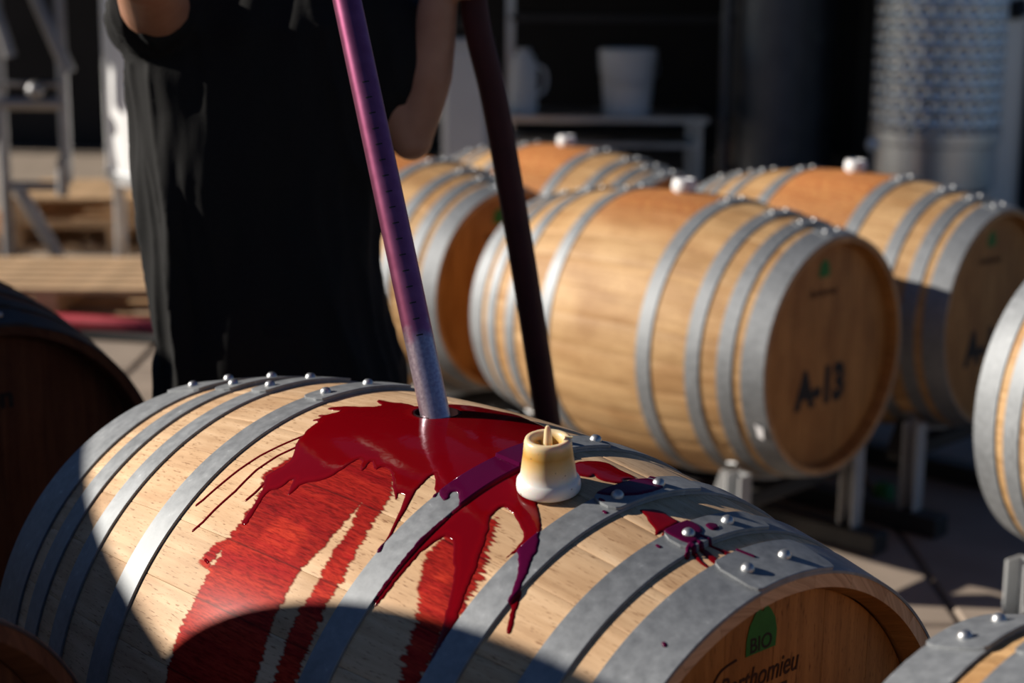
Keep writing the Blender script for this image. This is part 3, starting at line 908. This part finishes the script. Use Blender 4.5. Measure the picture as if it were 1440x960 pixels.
# ------------------------------------------------------------------ the person
def remeshed(name, mb_, voxel, smooth, mat, fn=None):
    o = mb_.build(name, mat)
    r_ = o.modifiers.new('r', 'REMESH'); r_.mode = 'VOXEL'; r_.voxel_size = voxel; r_.use_smooth_shade = True
    s_ = o.modifiers.new('s', 'SMOOTH'); s_.factor = 0.5; s_.iterations = smooth
    dg = bpy.context.evaluated_depsgraph_get(); me = bpy.data.meshes.new_from_object(o.evaluated_get(dg)); me.name = name
    bpy.data.objects.remove(o)
    if fn:
        cn = [(v_.co.copy(), v_.normal.copy()) for v_ in me.vertices]
        me.vertices.foreach_set('co', [x for c_, n_ in cn for x in fn(c_, n_)])
        me.update()
    me.polygons.foreach_set('use_smooth', [True] * len(me.polygons))
    me.materials.clear(); me.materials.append(mat)
    return me


def limb(mb_, pts, radii, n=16):
    """tapered limb with rounded ends"""
    pts = [Vector(p) for p in pts]
    P, R = [], []
    d0 = (pts[0] - pts[1]).normalized(); d1 = (pts[-1] - pts[-2]).normalized()
    for a in (80, 55, 30): P.append(pts[0] + d0 * radii[0] * math.sin(math.radians(a))); R.append(radii[0] * math.cos(math.radians(a)))
    cc = catmull(pts, 5); kk = np.linspace(0, len(pts) - 1, len(cc)); rr = np.interp(kk, range(len(pts)), radii)
    P += cc; R += list(rr)
    for a in (30, 55, 80): P.append(pts[-1] + d1 * radii[-1] * math.sin(math.radians(a))); R.append(radii[-1] * math.cos(math.radians(a)))
    mb_.tube(P, R, n)


def ell(mb_, c, rx, ry, rz, n=20):
    prof = [(max(1e-6, math.sin(PI * i / 12)), -math.cos(PI * i / 12)) for i in range(13)]
    v, f = [], []
    t = MB().lathe(prof, n)
    mb_.add([(c[0] + q[0] * rx, c[1] + q[1] * ry, c[2] + q[2] * rz) for q in t.v], t.f)


def loft(mb_, rings, n=28, pw=2.4):
    """rings: (cx, cy, z, half width, half depth), superellipse"""
    v, f = [], []
    for cx, cy, z, a, b in rings:
        for j in range(n):
            t = 2 * PI * j / n; c_, s_ = math.cos(t), math.sin(t)
            v.append((cx + a * math.copysign(abs(c_) ** (2 / pw), c_), cy + b * math.copysign(abs(s_) ** (2 / pw), s_), z))
    for i in range(len(rings) - 1):
        for j in range(n): f.append((i * n + j, i * n + (j + 1) % n, (i + 1) * n + (j + 1) % n, (i + 1) * n + j))
    f += [tuple(range(n))[::-1], tuple((len(rings) - 1) * n + j for j in range(n))]
    mb_.add(v, f)


PX, PY = -0.36, 2.50
person = empty('person', (PX, PY, 0)); tag(person, 'person in a black t-shirt holding the filling pipe and the hose', 'person')
org = Vector((PX, PY, 0))
SHR = Vector((-0.508, 2.47, 1.372)); ELR = Vector((-0.472, 2.21, 1.442))      # arm at the pipe
HR = P0 + PD * 0.665
SHL = Vector((-0.205, 2.49, 1.375)); ELL = at_y(578, 194, 2.47)              # arm at the hose
HLP = h1 + Vector((-0.006, 0.0, 0.075))
body = MB()
loft(body, [(-0.355, 2.50, 0.86, 0.150, 0.105), (-0.355, 2.50, 1.00, 0.142, 0.098), (-0.36, 2.50, 1.15, 0.150, 0.102), (-0.362, 2.50, 1.30, 0.160, 0.105), (-0.362, 2.50, 1.40, 0.150, 0.09), (-0.362, 2.50, 1.44, 0.10, 0.07)])
limb(body, [(-0.362, 2.50, 1.40), (-0.362, 2.47, 1.56)], [0.062, 0.056])
for sx, fx in ((-0.085, -0.11), (0.085, 0.10)):
    limb(body, [(PX + sx, 2.50, 0.88), (PX + fx, 2.49, 0.50), (PX + fx, 2.52, 0.30), (PX + fx, 2.53, 0.09)], [0.088, 0.060, 0.055, 0.040])
# head with face, turned down towards the barrel
hc = Vector((-0.355, 2.435, 1.665))
ell(body, hc, 0.076, 0.094, 0.112); ell(body, hc + Vector((0, -0.022, -0.062)), 0.052, 0.062, 0.050)
limb(body, [hc + Vector((0, -0.090, 0.015)), hc + Vector((0, -0.106, -0.022))], [0.010, 0.014], 10)
for s in (-1, 1): ell(body, hc + Vector((s * 0.078, 0.008, -0.005)), 0.010, 0.020, 0.031, 12)
limb(body, [hc + Vector((-0.02, -0.086, -0.060)), hc + Vector((0.02, -0.086, -0.060))], [0.007, 0.007], 8)
limb(body, [hc + Vector((-0.045, -0.078, 0.030)), hc + Vector((0.045, -0.078, 0.030))], [0.010, 0.010], 8)
# arms
limb(body, [SHR, SHR.lerp(ELR, 0.5), ELR], [0.052, 0.047, 0.040])
wr = HR + Vector((-0.055, 0.055, -0.03))
limb(body, [ELR, ELR.lerp(wr, 0.3), wr], [0.038, 0.041, 0.027])
limb(body, [SHL, SHL.lerp(ELL, 0.5), ELL], [0.052, 0.045, 0.033])
wl = at_y(618, -8, 2.45)
limb(body, [ELL, ELL.lerp(wl, 0.45) + Vector((0.006, 0, 0)), wl], [0.031, 0.036, 0.027])


def grip(mb_, wrist, centre, axis, tube_r, frm):
    """palm and five fingers closed around a tube; frm: direction from the tube axis towards the palm"""
    axis = axis.normalized(); frm = (frm - axis * frm.dot(axis)).normalized(); oth = axis.cross(frm)
    pr = tube_r + 0.016
    pc = centre + frm * pr
    limb(mb_, [wrist, pc + axis * 0.004], [0.026, 0.028], 12)
    limb(mb_, [pc - axis * 0.030, pc + axis * 0.034], [0.017, 0.017], 12)
    for kf, (off, ln) in enumerate(((-0.033, 150), (-0.011, 175), (0.011, 185), (0.033, 165))):
        pts = []
        for i in range(6):
            a = math.radians(10 + ln * i / 5)
            rr = tube_r + 0.0095
            pts.append(centre + axis * (off + 0.002 * i * (0.5 if off > 0 else -0.5)) + (frm * math.cos(a) + oth * math.sin(a)) * rr)
        limb(mb_, pts, [0.0100, 0.0098, 0.0094, 0.0090, 0.0085, 0.0075], 10)
    pts = [pc + axis * 0.030]
    for i in range(4):
        a = math.radians(-25 - 38 * i); rr = tube_r + 0.0105
        pts.append(centre + axis * (0.040 + 0.004 * i) + (frm * math.cos(a) + oth * math.sin(a)) * rr)
    limb(mb_, pts, [0.013, 0.0125, 0.0115, 0.0105, 0.0090], 10)


grip(body, wr, HR, PD, PR, wr - HR)
hax = (at_y(693, 130, 2.46) - HTOP).normalized() * -1
hcen = HTOP.lerp(h1, 0.62)
grip(body, wl, hcen, hax, 0.0195, wl - hcen)
body.v = [tuple(Vector(q) - org) for q in body.v]
link('body', remeshed('body', body, 0.0050, 4, M_SKIN), person)
for s in (-1, 1):
    e = MB(); ell(e, hc + Vector((s * 0.031, -0.083, 0.010)) - org, 0.012, 0.009, 0.008, 12); e.build('eye', M_EYE, person)
hair = MB(); ell(hair, hc + Vector((0, 0.018, 0.030)) - org, 0.083, 0.094, 0.096)
link('hair', remeshed('hair', hair, 0.007, 2, M_HAIR, lambda c_, n_: c_ + n_ * 0.006 * noise.noise(c_ * 60)), person)

shirt = MB()
loft(shirt, [(-0.345, 2.50, 0.760, 0.180, 0.128), (-0.344, 2.50, 0.833, 0.177, 0.126), (-0.362, 2.50, 0.94, 0.172, 0.120), (-0.368, 2.50, 1.04, 0.170, 0.118), (-0.370, 2.50, 1.13, 0.174, 0.120), (-0.370, 2.50, 1.204, 0.180, 0.124),
             (-0.369, 2.50, 1.30, 0.190, 0.126), (-0.366, 2.50, 1.37, 0.192, 0.118), (-0.363, 2.50, 1.43, 0.160, 0.095), (-0.362, 2.49, 1.47, 0.085, 0.072)])
limb(shirt, [(-0.45, 2.50, 1.395), SHR + Vector((-0.000, 0, 0)), SHR.lerp(ELR, 0.30)], [0.074, 0.062, 0.056])
limb(shirt, [(-0.28, 2.50, 1.390), SHL, SHL.lerp(ELL, 0.52)], [0.080, 0.070, 0.057])
shirt.v = [tuple(Vector(q) - org) for q in shirt.v]


def folds(c_, n_):
    w_ = c_ + org; a = 0
    k1 = noise.noise(Vector((w_.x * 16 + w_.z * 3.0, w_.y * 13, w_.z * 2.4)))
    k2 = noise.noise(Vector((w_.x * 22 - w_.z * 6, w_.y * 20, w_.z * 5 + 7)))
    side = min(1, max(0, (abs(w_.x + 0.362) - 0.03) / 0.12))
    a = 0.017 * (1 - abs(k1)) ** 3 * side + 0.006 * k2
    k3 = noise.noise(Vector((w_.x * 34 + w_.z * 5.0, w_.y * 30, w_.z * 4.5 + 3)))
    a += 0.008 * (1 - abs(k3)) ** 3 * side
    # a long fold and side seam on the lit side
    d = w_.x + 0.478 - (w_.z - 0.83) * -0.03
    a += 0.010 * math.exp(-(d / 0.014) ** 2) * min(1, max(0, (1.25 - w_.z) / 0.1))
    return c_ + n_ * (a - 0.008)


link('shirt', remeshed('shirt', shirt, 0.0060, 3, M_SHIRT, folds), person)
tr = MB()
loft(tr, [(-0.352, 2.50, 0.80, 0.166, 0.120), (-0.355, 2.50, 0.90, 0.160, 0.114), (-0.355, 2.50, 0.96, 0.155, 0.110)])
for sx, fx in ((-0.085, -0.11), (0.085, 0.10)):
    limb(tr, [(PX + sx, 2.50, 0.86), (PX + fx, 2.49, 0.50), (PX + fx, 2.52, 0.30), (PX + fx, 2.53, 0.09)], [0.100, 0.080, 0.074, 0.066])
tr.v = [tuple(Vector(q) - org) for q in tr.v]
link('trousers', remeshed('trousers', tr, 0.008, 4, M_TROUSER, lambda c_, n_: c_ + n_ * 0.006 * noise.noise(Vector((c_.x * 14, c_.y * 14, c_.z * 22)))), person)
for fx in (-0.11, 0.10):
    sh = MB()
    loft(sh, [(fx, -0.045, 0.0, 0.050, 0.140), (fx, -0.045, 0.025, 0.052, 0.142), (fx, -0.035, 0.06, 0.047, 0.120), (fx, 0.01, 0.10, 0.044, 0.065), (fx, 0.03, 0.14, 0.048, 0.056)], 20)
    sh.build('boot', M_SHOE, person, 50)

# ------------------------------------------------------------------ unseen plastic bins and chocks, added to cast shade
GR_BIN = 'grey bins added to cast shade'
def bin_mesh(lx, ly, h):
    mm = MB(); t = 0.03
    mm.box((0, 0, 0.10), (lx, ly, 0.03))
    for s in (-1, 1):
        mm.box((s * (lx / 2 - t / 2), 0, 0.10 + (h - 0.10) / 2), (t, ly, h - 0.10)); mm.box((0, s * (ly / 2 - t / 2), 0.10 + (h - 0.10) / 2), (lx, t, h - 0.10))
        mm.box((s * (lx / 2 - 0.06), 0, 0.045), (0.12, ly, 0.09))
        for i in range(-2, 3): mm.box((s * (lx / 2 + 0.004), i * ly / 5.5, 0.12 + (h - 0.14) / 2), (0.016, 0.03, h - 0.16))
    return mm.mesh('shade_bin', M_BIN)


E1 = Vector((0.10453, 0.99452, 0)); rz = math.atan2(E1.y, E1.x) - PI / 2
bm_ = bin_mesh(0.80, 0.86, 0.4595)
for row in (0, 1):  # out of view; added for the straight shadow edge on the main barrel
    for lev in range(4):
        cpos = Vector((-2.76, 1.73, 0)) + E1 * (0.44 + row * 0.90) + Vector((-E1.y, E1.x, 0)) * 0.40
        o = link('shade_bin', bm_, None, (cpos.x, cpos.y, lev * 0.460), (0, 0, rz))
        tag(o, 'unseen grey plastic bin added to cast shade, %s in the stack %s' % (('lowest', 'second', 'third', 'topmost')[lev], ('next to the raised barrel', 'nearer the shed')[row]), 'bin', GR_BIN)
for row in range(3):  # out of view; added to shade the near ground and cut its bounce
    for lev in range(4):
        cpos = Vector((-2.95, -2.15, 0)) + E1 * (0.44 + row * 0.90) + Vector((-E1.y, E1.x, 0)) * 0.40
        o = link('shade_bin', bm_, None, (cpos.x, cpos.y, lev * 0.460), (0, 0, rz))
        tag(o, 'unseen grey plastic bin added to shade the ground, %s in the %s stack of the separate row of three stacks' % (('lowest', 'second', 'third', 'topmost')[lev], ('outer', 'middle', 'inner')[row]), 'bin', GR_BIN)
b2 = bin_mesh(0.88, 0.86, 0.4595)
for lev in range(2):  # added to hold up the shade-casting barrel
    o = link('shade_bin', b2, None, (-2.00, 1.27, lev * 0.460), (0, 0, 0))
    tag(o, 'unseen grey ribbed bin under the added shade-casting barrel, %s of the two' % ('lower', 'upper')[lev], 'bin', GR_BIN)
ck = empty('barrel_chock', (-1.955, 1.332, 0.9195), 0.20); tag(ck, 'pair of timber chocks under the added shade-casting barrel on the bins', 'chock')
for s in (-1, 1):
    R = rad(0.23) + 0.001; v = []
    zc = 1.277 - 0.9195
    prof = [(-0.17, 0.0)] + [(-0.15 + 0.3 * i / 10, zc - math.sqrt(R * R - (-0.15 + 0.3 * i / 10) ** 2)) for i in range(11)] + [(0.17, 0.0)]
    prof = [(y, max(z, 0.0)) for y, z in prof]
    mm = MB()
    for i in range(len(prof) - 1):
        (y0, z0), (y1, z1) = prof[i], prof[i + 1]
        x0, x1 = s * 0.23 - 0.035, s * 0.23 + 0.035
        mm.add([(x0, y0, -.0), (x1, y0, -.0), (x1, y1, -.0), (x0, y1, -.0), (x0, y0, z0 + .0001), (x1, y0, z0 + .0001), (x1, y1, z1 + .0001), (x0, y1, z1 + .0001)],
               [(0, 3, 2, 1), (4, 5, 6, 7), (0, 1, 5, 4), (1, 2, 6, 5), (2, 3, 7, 6), (3, 0, 4, 7)])
    mm.build('chock', M_PINE, ck)

# ------------------------------------------------------------------ shed behind
def struct(name, mb_, mat): return tag(mb_.build(name, mat), kind='structure')


struct('wall_back', MB().box((1.0, 14.05, 2.0), (16, 0.1, 4.0)), M_DARKWALL)
struct('ceiling', MB().box((-2.45, 10.6, 3.27), (8.9, 7.2, 0.14)).box((5.5, 11.95, 3.27), (7.0, 4.5, 0.14)), M_ROOF)
struct('wall_right', MB().box((4.60, 9.45, 1.6), (3.96, 0.10, 3.2)), M_WHITEWALL)
struct('wall_inner', MB().box((2.84, 11.7, 1.6), (0.08, 4.7, 3.2)), M_DARKWALL)
for i, (x, y) in enumerate(((-6.75, 7.2), (-6.75, 13.8))):
    struct('trim_%d' % (i + 1), MB().box((x, y, 1.6), (0.12, 0.12, 3.2)), M_DARKWALL)
p = at_y(1432, 14, 9.35)
wl_ = empty('wall_lamp', (p.x, 9.40, p.z)); tag(wl_, 'small dark lamp bracket fixed to the white wall', 'lamp')
MB().box((0, -0.015, 0), (0.07, 0.03, 0.10), bev=0.005).build('bracket', M_DARKPLASTIC, wl_)
MB().lathe([(0.0, 0.0), (0.05, 0.0), (0.03, 0.09), (0.0, 0.10)], 16, (0, -0.09, -0.03)).build('lamp_shade', M_DARKPLASTIC, wl_)

# dimpled tank
def tank_dimpled(x, y, R, label):
    t = empty('jacketed_tank', (x, y, 0)); tag(t, label, 'tank')
    z0, z1 = 0.66, 2.75
    nu, nz = 200, 200; v, f = [], []
    pitch = 2 * PI * R / 26
    for i in range(nz + 1):
        z = z0 + (z1 - z0) * i / nz
        for j in range(nu):
            a = 2 * PI * j / nu; s_ = a * R / pitch
            row = round((z - z0) / (pitch * 0.86)); zz = (z - z0) / (pitch * 0.86) - row
            ss = s_ + 0.5 * (row % 2); ss -= round(ss)
            d = math.hypot(ss, zz * 0.9); r = R + 0.012 - 0.022 * math.exp(-(d / 0.23) ** 2)
            v.append((r * math.cos(a), r * math.sin(a), z))
    for i in range(nz):
        for j in range(nu): f.append((i * nu + j, i * nu + (j + 1) % nu, (i + 1) * nu + (j + 1) % nu, (i + 1) * nu + j))
    link('cooling_jacket', make_mesh('cooling_jacket', v, f, M_STEEL, None, None), t)
    MB().lathe([(0.0, 0.22), (R * 0.7, 0.27), (R, 0.36), (R, 3.0), (R * 0.75, 3.10), (0.0, 3.14)], 64).build('tank_shell', M_STEEL, t)
    MB().lathe([(R, 0.58), (R + 0.018, 0.59), (R + 0.018, 0.65), (R, 0.66)], 64).build('jacket_ring', M_STEEL, t)
    for i in range(4):
        a = PI / 4 + i * PI / 2
        MB().tube([(R * .8 * math.cos(a), R * .8 * math.sin(a), 0), (R * .8 * math.cos(a), R * .8 * math.sin(a), 0.36)], 0.03, 12).build('leg', M_STEEL, t)
    return t


pc_ = at_y(1310, 250, 9.05)
tank_dimpled(pc_.x, 9.05, 0.325, 'tall stainless tank with a dimpled jacket beside the pale wall')
tk2 = empty('plain_tank', (1.60, 10.2, 0)); tag(tk2, 'dark plain steel tank standing in the shed beside the dimpled tank', 'tank')
MB().lathe([(0.0, 0.0), (0.30, 0.0), (0.30, 2.3), (0.20, 2.42), (0.0, 2.45)], 48).build('tank_shell', M_DARKSTEEL, tk2)
MB().tube([(-0.36, -0.1, 0.3), (-0.36, -0.1, 2.4)], 0.03, 12).build('stand_pipe', M_DARKSTEEL, tk2)
MB().tube([(-0.36, -0.1, 0.3), (-0.25, -0.05, 0.3)], 0.02, 10).build('pipe_elbow', M_DARKSTEEL, tk2)
p = at_y(1227, 203, 8.6)
vv_ = empty('valve_stand', (p.x, 8.6, 0)); tag(vv_, 'slim steel valve stand in front of the dimpled tank', 'valve')
MB().tube([(0, 0, 0), (0, 0, p.z)], 0.013, 10).build('stem', M_DARKSTEEL, vv_); ell_ = MB(); ell(ell_, (0, 0, p.z), 0.032, 0.032, 0.032); ell_.build('knob', M_WHITE, vv_, 60)

# steel work table with things on it
zt = at_y(820, 160, 10.0).z
tb = empty('work_table', (0.35, 10.15, 0)); tag(tb, 'stainless steel work table with a lower shelf deep in the dark shed', 'table')
MB().box((0, 0, zt - 0.02), (1.55, 0.60, 0.04), bev=0.006).build('table_top', M_STEEL, tb)
MB().box((0.10, 0, zt - 0.17), (1.25, 0.55, 0.03), bev=0.005).build('lower_shelf', M_STEEL, tb)
for sx in (-0.72, 0.72):
    for sy in (-0.26, 0.26): MB().box((sx, sy, (zt - 0.04) / 2), (0.04, 0.04, zt - 0.04)).build('leg', M_STEEL, tb)
p = at_y(736, 150, 10.0)
jg = empty('plastic_jug', (p.x, 10.05, zt)); tag(jg, 'slim white plastic jug on the steel table', 'jug')
MB().lathe([(0.0, 0.0), (0.080, 0.0), (0.084, 0.02), (0.080, 0.26), (0.060, 0.33), (0.040, 0.345), (0.040, 0.37), (0.0, 0.37)], 28).build('jug_body', M_WHITE, jg)
MB().tube(catmull([(0.075, 0, 0.10), (0.125, 0, 0.14), (0.125, 0, 0.24), (0.07, 0, 0.28)], 5), 0.010, 8).build('handle', M_WHITE, jg)
p = at_y(883, 147, 10.0)
bk = empty('plastic_bucket', (p.x, 10.1, zt)); tag(bk, 'wide white tapered bucket on the steel table', 'bucket')
MB().lathe([(0.0, 0.0), (0.135, 0.0), (0.165, 0.34), (0.172, 0.345), (0.172, 0.37), (0.158, 0.37), (0.130, 0.02), (0.0, 0.02)], 32).build('bucket_body', M_WHITE, bk)
MB().tube(catmull([(-0.172, 0, 0.33), (-0.15, -0.17, 0.22), (0, -0.22, 0.18), (0.15, -0.17, 0.22), (0.172, 0, 0.33)], 5), 0.004, 6).build('bail', M_STEEL, bk)
p = at_y(655, 150, 9.6)
bx = empty('plastic_tote', (p.x, 9.6, 0)); tag(bx, 'pale plastic container half hidden behind the hanging hose', 'container')
MB().box((0, 0, 0.52), (0.26, 0.26, 1.04), bev=0.03).build('container_body', M_WHITE, bx); MB().box((0, 0, 1.06), (0.28, 0.28, 0.04), bev=0.01).build('lid', M_WHITE, bx)
# shelving frames
def shelving(x, y, wdt, label, lv):
    s_ = empty('shelving', (x, y, 0)); tag(s_, label, 'shelving')
    for sx in (-1, 1):
        for sy in (-1, 1): MB().box((sx * wdt / 2, sy * 0.25, 1.1), (0.05, 0.05, 2.2)).build('upright', M_STEEL, s_)
    for z in lv: MB().box((0, 0, z), (wdt, 0.55, 0.04)).build('shelf', M_ROOF, s_)


shelving(0.72, 11.6, 1.5, 'open steel shelving behind the work table', (0.5, 1.15, 1.72))
shelving(-0.95, 11.8, 1.4, 'open steel shelving behind the person', (0.5, 1.1, 1.7))
p = at_y(1040, 205, 10.6)
sg = empty('drum', (p.x, 10.6, 0)); tag(sg, 'small dark rust-red drum on the shed floor', 'drum')
MB().lathe([(0.0, 0.0), (0.13, 0.0), (0.135, 0.02), (0.13, 0.04), (0.13, p.z), (0.135, p.z + .02), (0.13, p.z + 0.04), (0.0, p.z + 0.04)], 28).build('drum_body', M_RUST, sg)

# ------------------------------------------------------------------ yard at the left
def tank_cone(x, y, R, label):
    t = empty('cone_tank', (x, y, 0)); tag(t, label, 'tank')
    MB().lathe([(0.05, 0.28), (0.06, 0.30), (R, 0.46), (R, 2.5), (0.0, 2.7)], 56).build('tank_shell', M_WHITE, t, 30)
    MB().lathe([(R, 0.47), (R + 0.012, 0.475), (R + 0.012, 0.51), (R, 0.515)], 56).build('bottom_ring', M_STEEL, t)
    MB().tube([(0, 0, 0.30), (0, 0, 0.20), (-0.02, -0.06, 0.17), (-0.05, -0.30, 0.17)], 0.03, 12).build('outlet_valve', M_STEEL, t)
    for i in range(3):
        a = PI + 0.35 + i * 2 * PI / 3
        MB().tube([(R * .88 * math.cos(a), R * .88 * math.sin(a), 0), (R * .88 * math.cos(a), R * .88 * math.sin(a), 0.5)], 0.03, 14).build('leg', M_STEEL, t)
        MB().lathe([(0.05, 0), (0.05, 0.012), (0.03, 0.02)], 14, (R * .88 * math.cos(a), R * .88 * math.sin(a), 0)).build('foot', M_STEEL, t)


ed_ = at_y(152, 200, 8.15)
tank_cone(ed_.x + 0.42, 8.15, 0.42, 'white cone-bottomed tank on steel legs, half hidden behind the person')

GR_PAL = 'pine pallets'
bd_top = MB().box((0, 0, 0), (1.2, 0.098, 0.022), bev=0.003).mesh('board', M_PINE)
st_ = MB().box((0, 0, 0), (0.095, 0.8, 0.098), bev=0.003).mesh('bearer', M_PINE)
def pallet(x, y, z, rz_, label):
    p_ = empty('pallet', (x, y, z), rz_); tag(p_, label, 'pallet', GR_PAL)
    for i in range(6): link('board', bd_top, p_, (0, -0.35 + 0.14 * i, 0.0222 + 0.098 + 0.0112))
    for i in (-0.35, 0, 0.35): link('board', bd_top, p_, (0, i, 0.0112))
    for i in (-0.55, 0, 0.55): link('bearer', st_, p_, (i, 0, 0.0222 + 0.049))


pallet(-1.95, 7.33, 0.0, 0.02, 'pine pallet lying by the red hose in the yard')
pallet(-2.05, 9.12, 0.0, -0.03, 'lower pine pallet of the pair behind the steel frame')
pallet(-2.03, 9.13, 0.1428, 0.05, 'upper pine pallet of the pair behind the steel frame')
pallet(-3.4, 8.9, 0.0, 0.0, 'pine pallet beside the pair behind the steel frame')

def rel(pts, o): return [Vector(q) - Vector(o) for q in pts]
YF = 8.0
fo = (at_y(10, 300, YF).x, YF, 0)
fr = empty('steel_frame', fo); tag(fr, 'stainless pipe frame with valves standing among the pallets', 'frame')
xa, xb = at_y(10, 300, YF).x, at_y(92, 200, YF).x
MB().tube(rel([(xa, YF, 0), (xa, YF, 2.3)], fo), 0.028, 14).build('post', M_DULLSTEEL, fr)
MB().tube(rel([(xb, YF, 0.45), (xb, YF, 2.3)], fo), 0.028, 14).build('post', M_DULLSTEEL, fr)
zb = at_y(50, 145, YF).z
MB().tube(rel([(xa - 0.35, YF, zb), (xb, YF, zb)], fo), 0.032, 14).build('cross_pipe', M_DULLSTEEL, fr)
MB().tube(rel([(xa - 0.3, YF - .03, zb + 0.09), (xb, YF - .03, zb + 0.09)], fo), 0.012, 10).build('thin_pipe', M_DULLSTEEL, fr)
vb = at_y(50, 127, YF - 0.05); e = MB(); ell(e, vb - Vector(fo), 0.042, 0.042, 0.042); e.build('ball_valve', M_DULLSTEEL, fr, 60)
MB().tube(rel([at_y(35, -40, YF), at_y(97, 102, YF)], fo), 0.035, 14).build('diagonal_brace', M_DULLSTEEL, fr)
MB().tube(rel([at_y(-30, -60, YF - .1), at_y(15, 80, YF - .1)], fo), 0.03, 14).build('diagonal_brace', M_DULLSTEEL, fr)
MB().tube(rel([at_y(88, 225, YF - .06), at_y(88, 275, YF - .06)], fo), 0.028, 14).build('drain_spout', M_DULLSTEEL, fr)
MB().tube(rel([at_y(88, 225, YF - .06), at_y(90, 222, YF)], fo), 0.022, 10).build('drain_elbow', M_DULLSTEEL, fr)
a_, b_ = at_y(24, 262, YF - 0.02), at_y(100, 392, YF - 0.02); b_.z = 0.0
MB().tube(rel([a_, b_], fo), 0.032, 14).build('diagonal_leg', M_DULLSTEEL, fr)
MB().tube(rel([(xa, YF, a_.z), (xb, YF, a_.z)], fo), 0.022, 12).build('cross_pipe', M_DULLSTEEL, fr)

rh = [(-3.4, 6.62, 0.032), (-2.6, 6.78, 0.032), (-2.0, 6.83, 0.032), (-1.5, 6.72, 0.032), (-1.0, 6.55, 0.032), (-0.3, 6.6, 0.032), (0.5, 6.75, 0.032)]
o = MB().tube(rel(catmull(rh, 10), rh[0]), 0.030, 14).build('red_hose', M_REDHOSE, None, 60, rh[0]); tag(o, 'thick red hose lying across the ground in front of the pallets', 'hose')
bh = [(x, y - 0.16 - 0.03 * math.sin(x * 2), 0.019) for x, y, z in rh]
o = MB().tube(rel(catmull(bh, 10), bh[0]), 0.018, 12).build('black_hose', M_BLACKRUB, None, 60, bh[0]); tag(o, 'thin black hose lying beside the red hose', 'hose')
gp = at_y(1245, 655, 4.55)
o = MB().lathe([(0.0, 0.0), (0.030, 0.0), (0.030, 0.05), (0.022, 0.062), (0.0, 0.064)], 20).build('green_cap', M_GREEN, None, 40, (gp.x, gp.y, 0.0)); tag(o, 'small green plastic cap on the ground under the barrel behind A-13', 'cap')
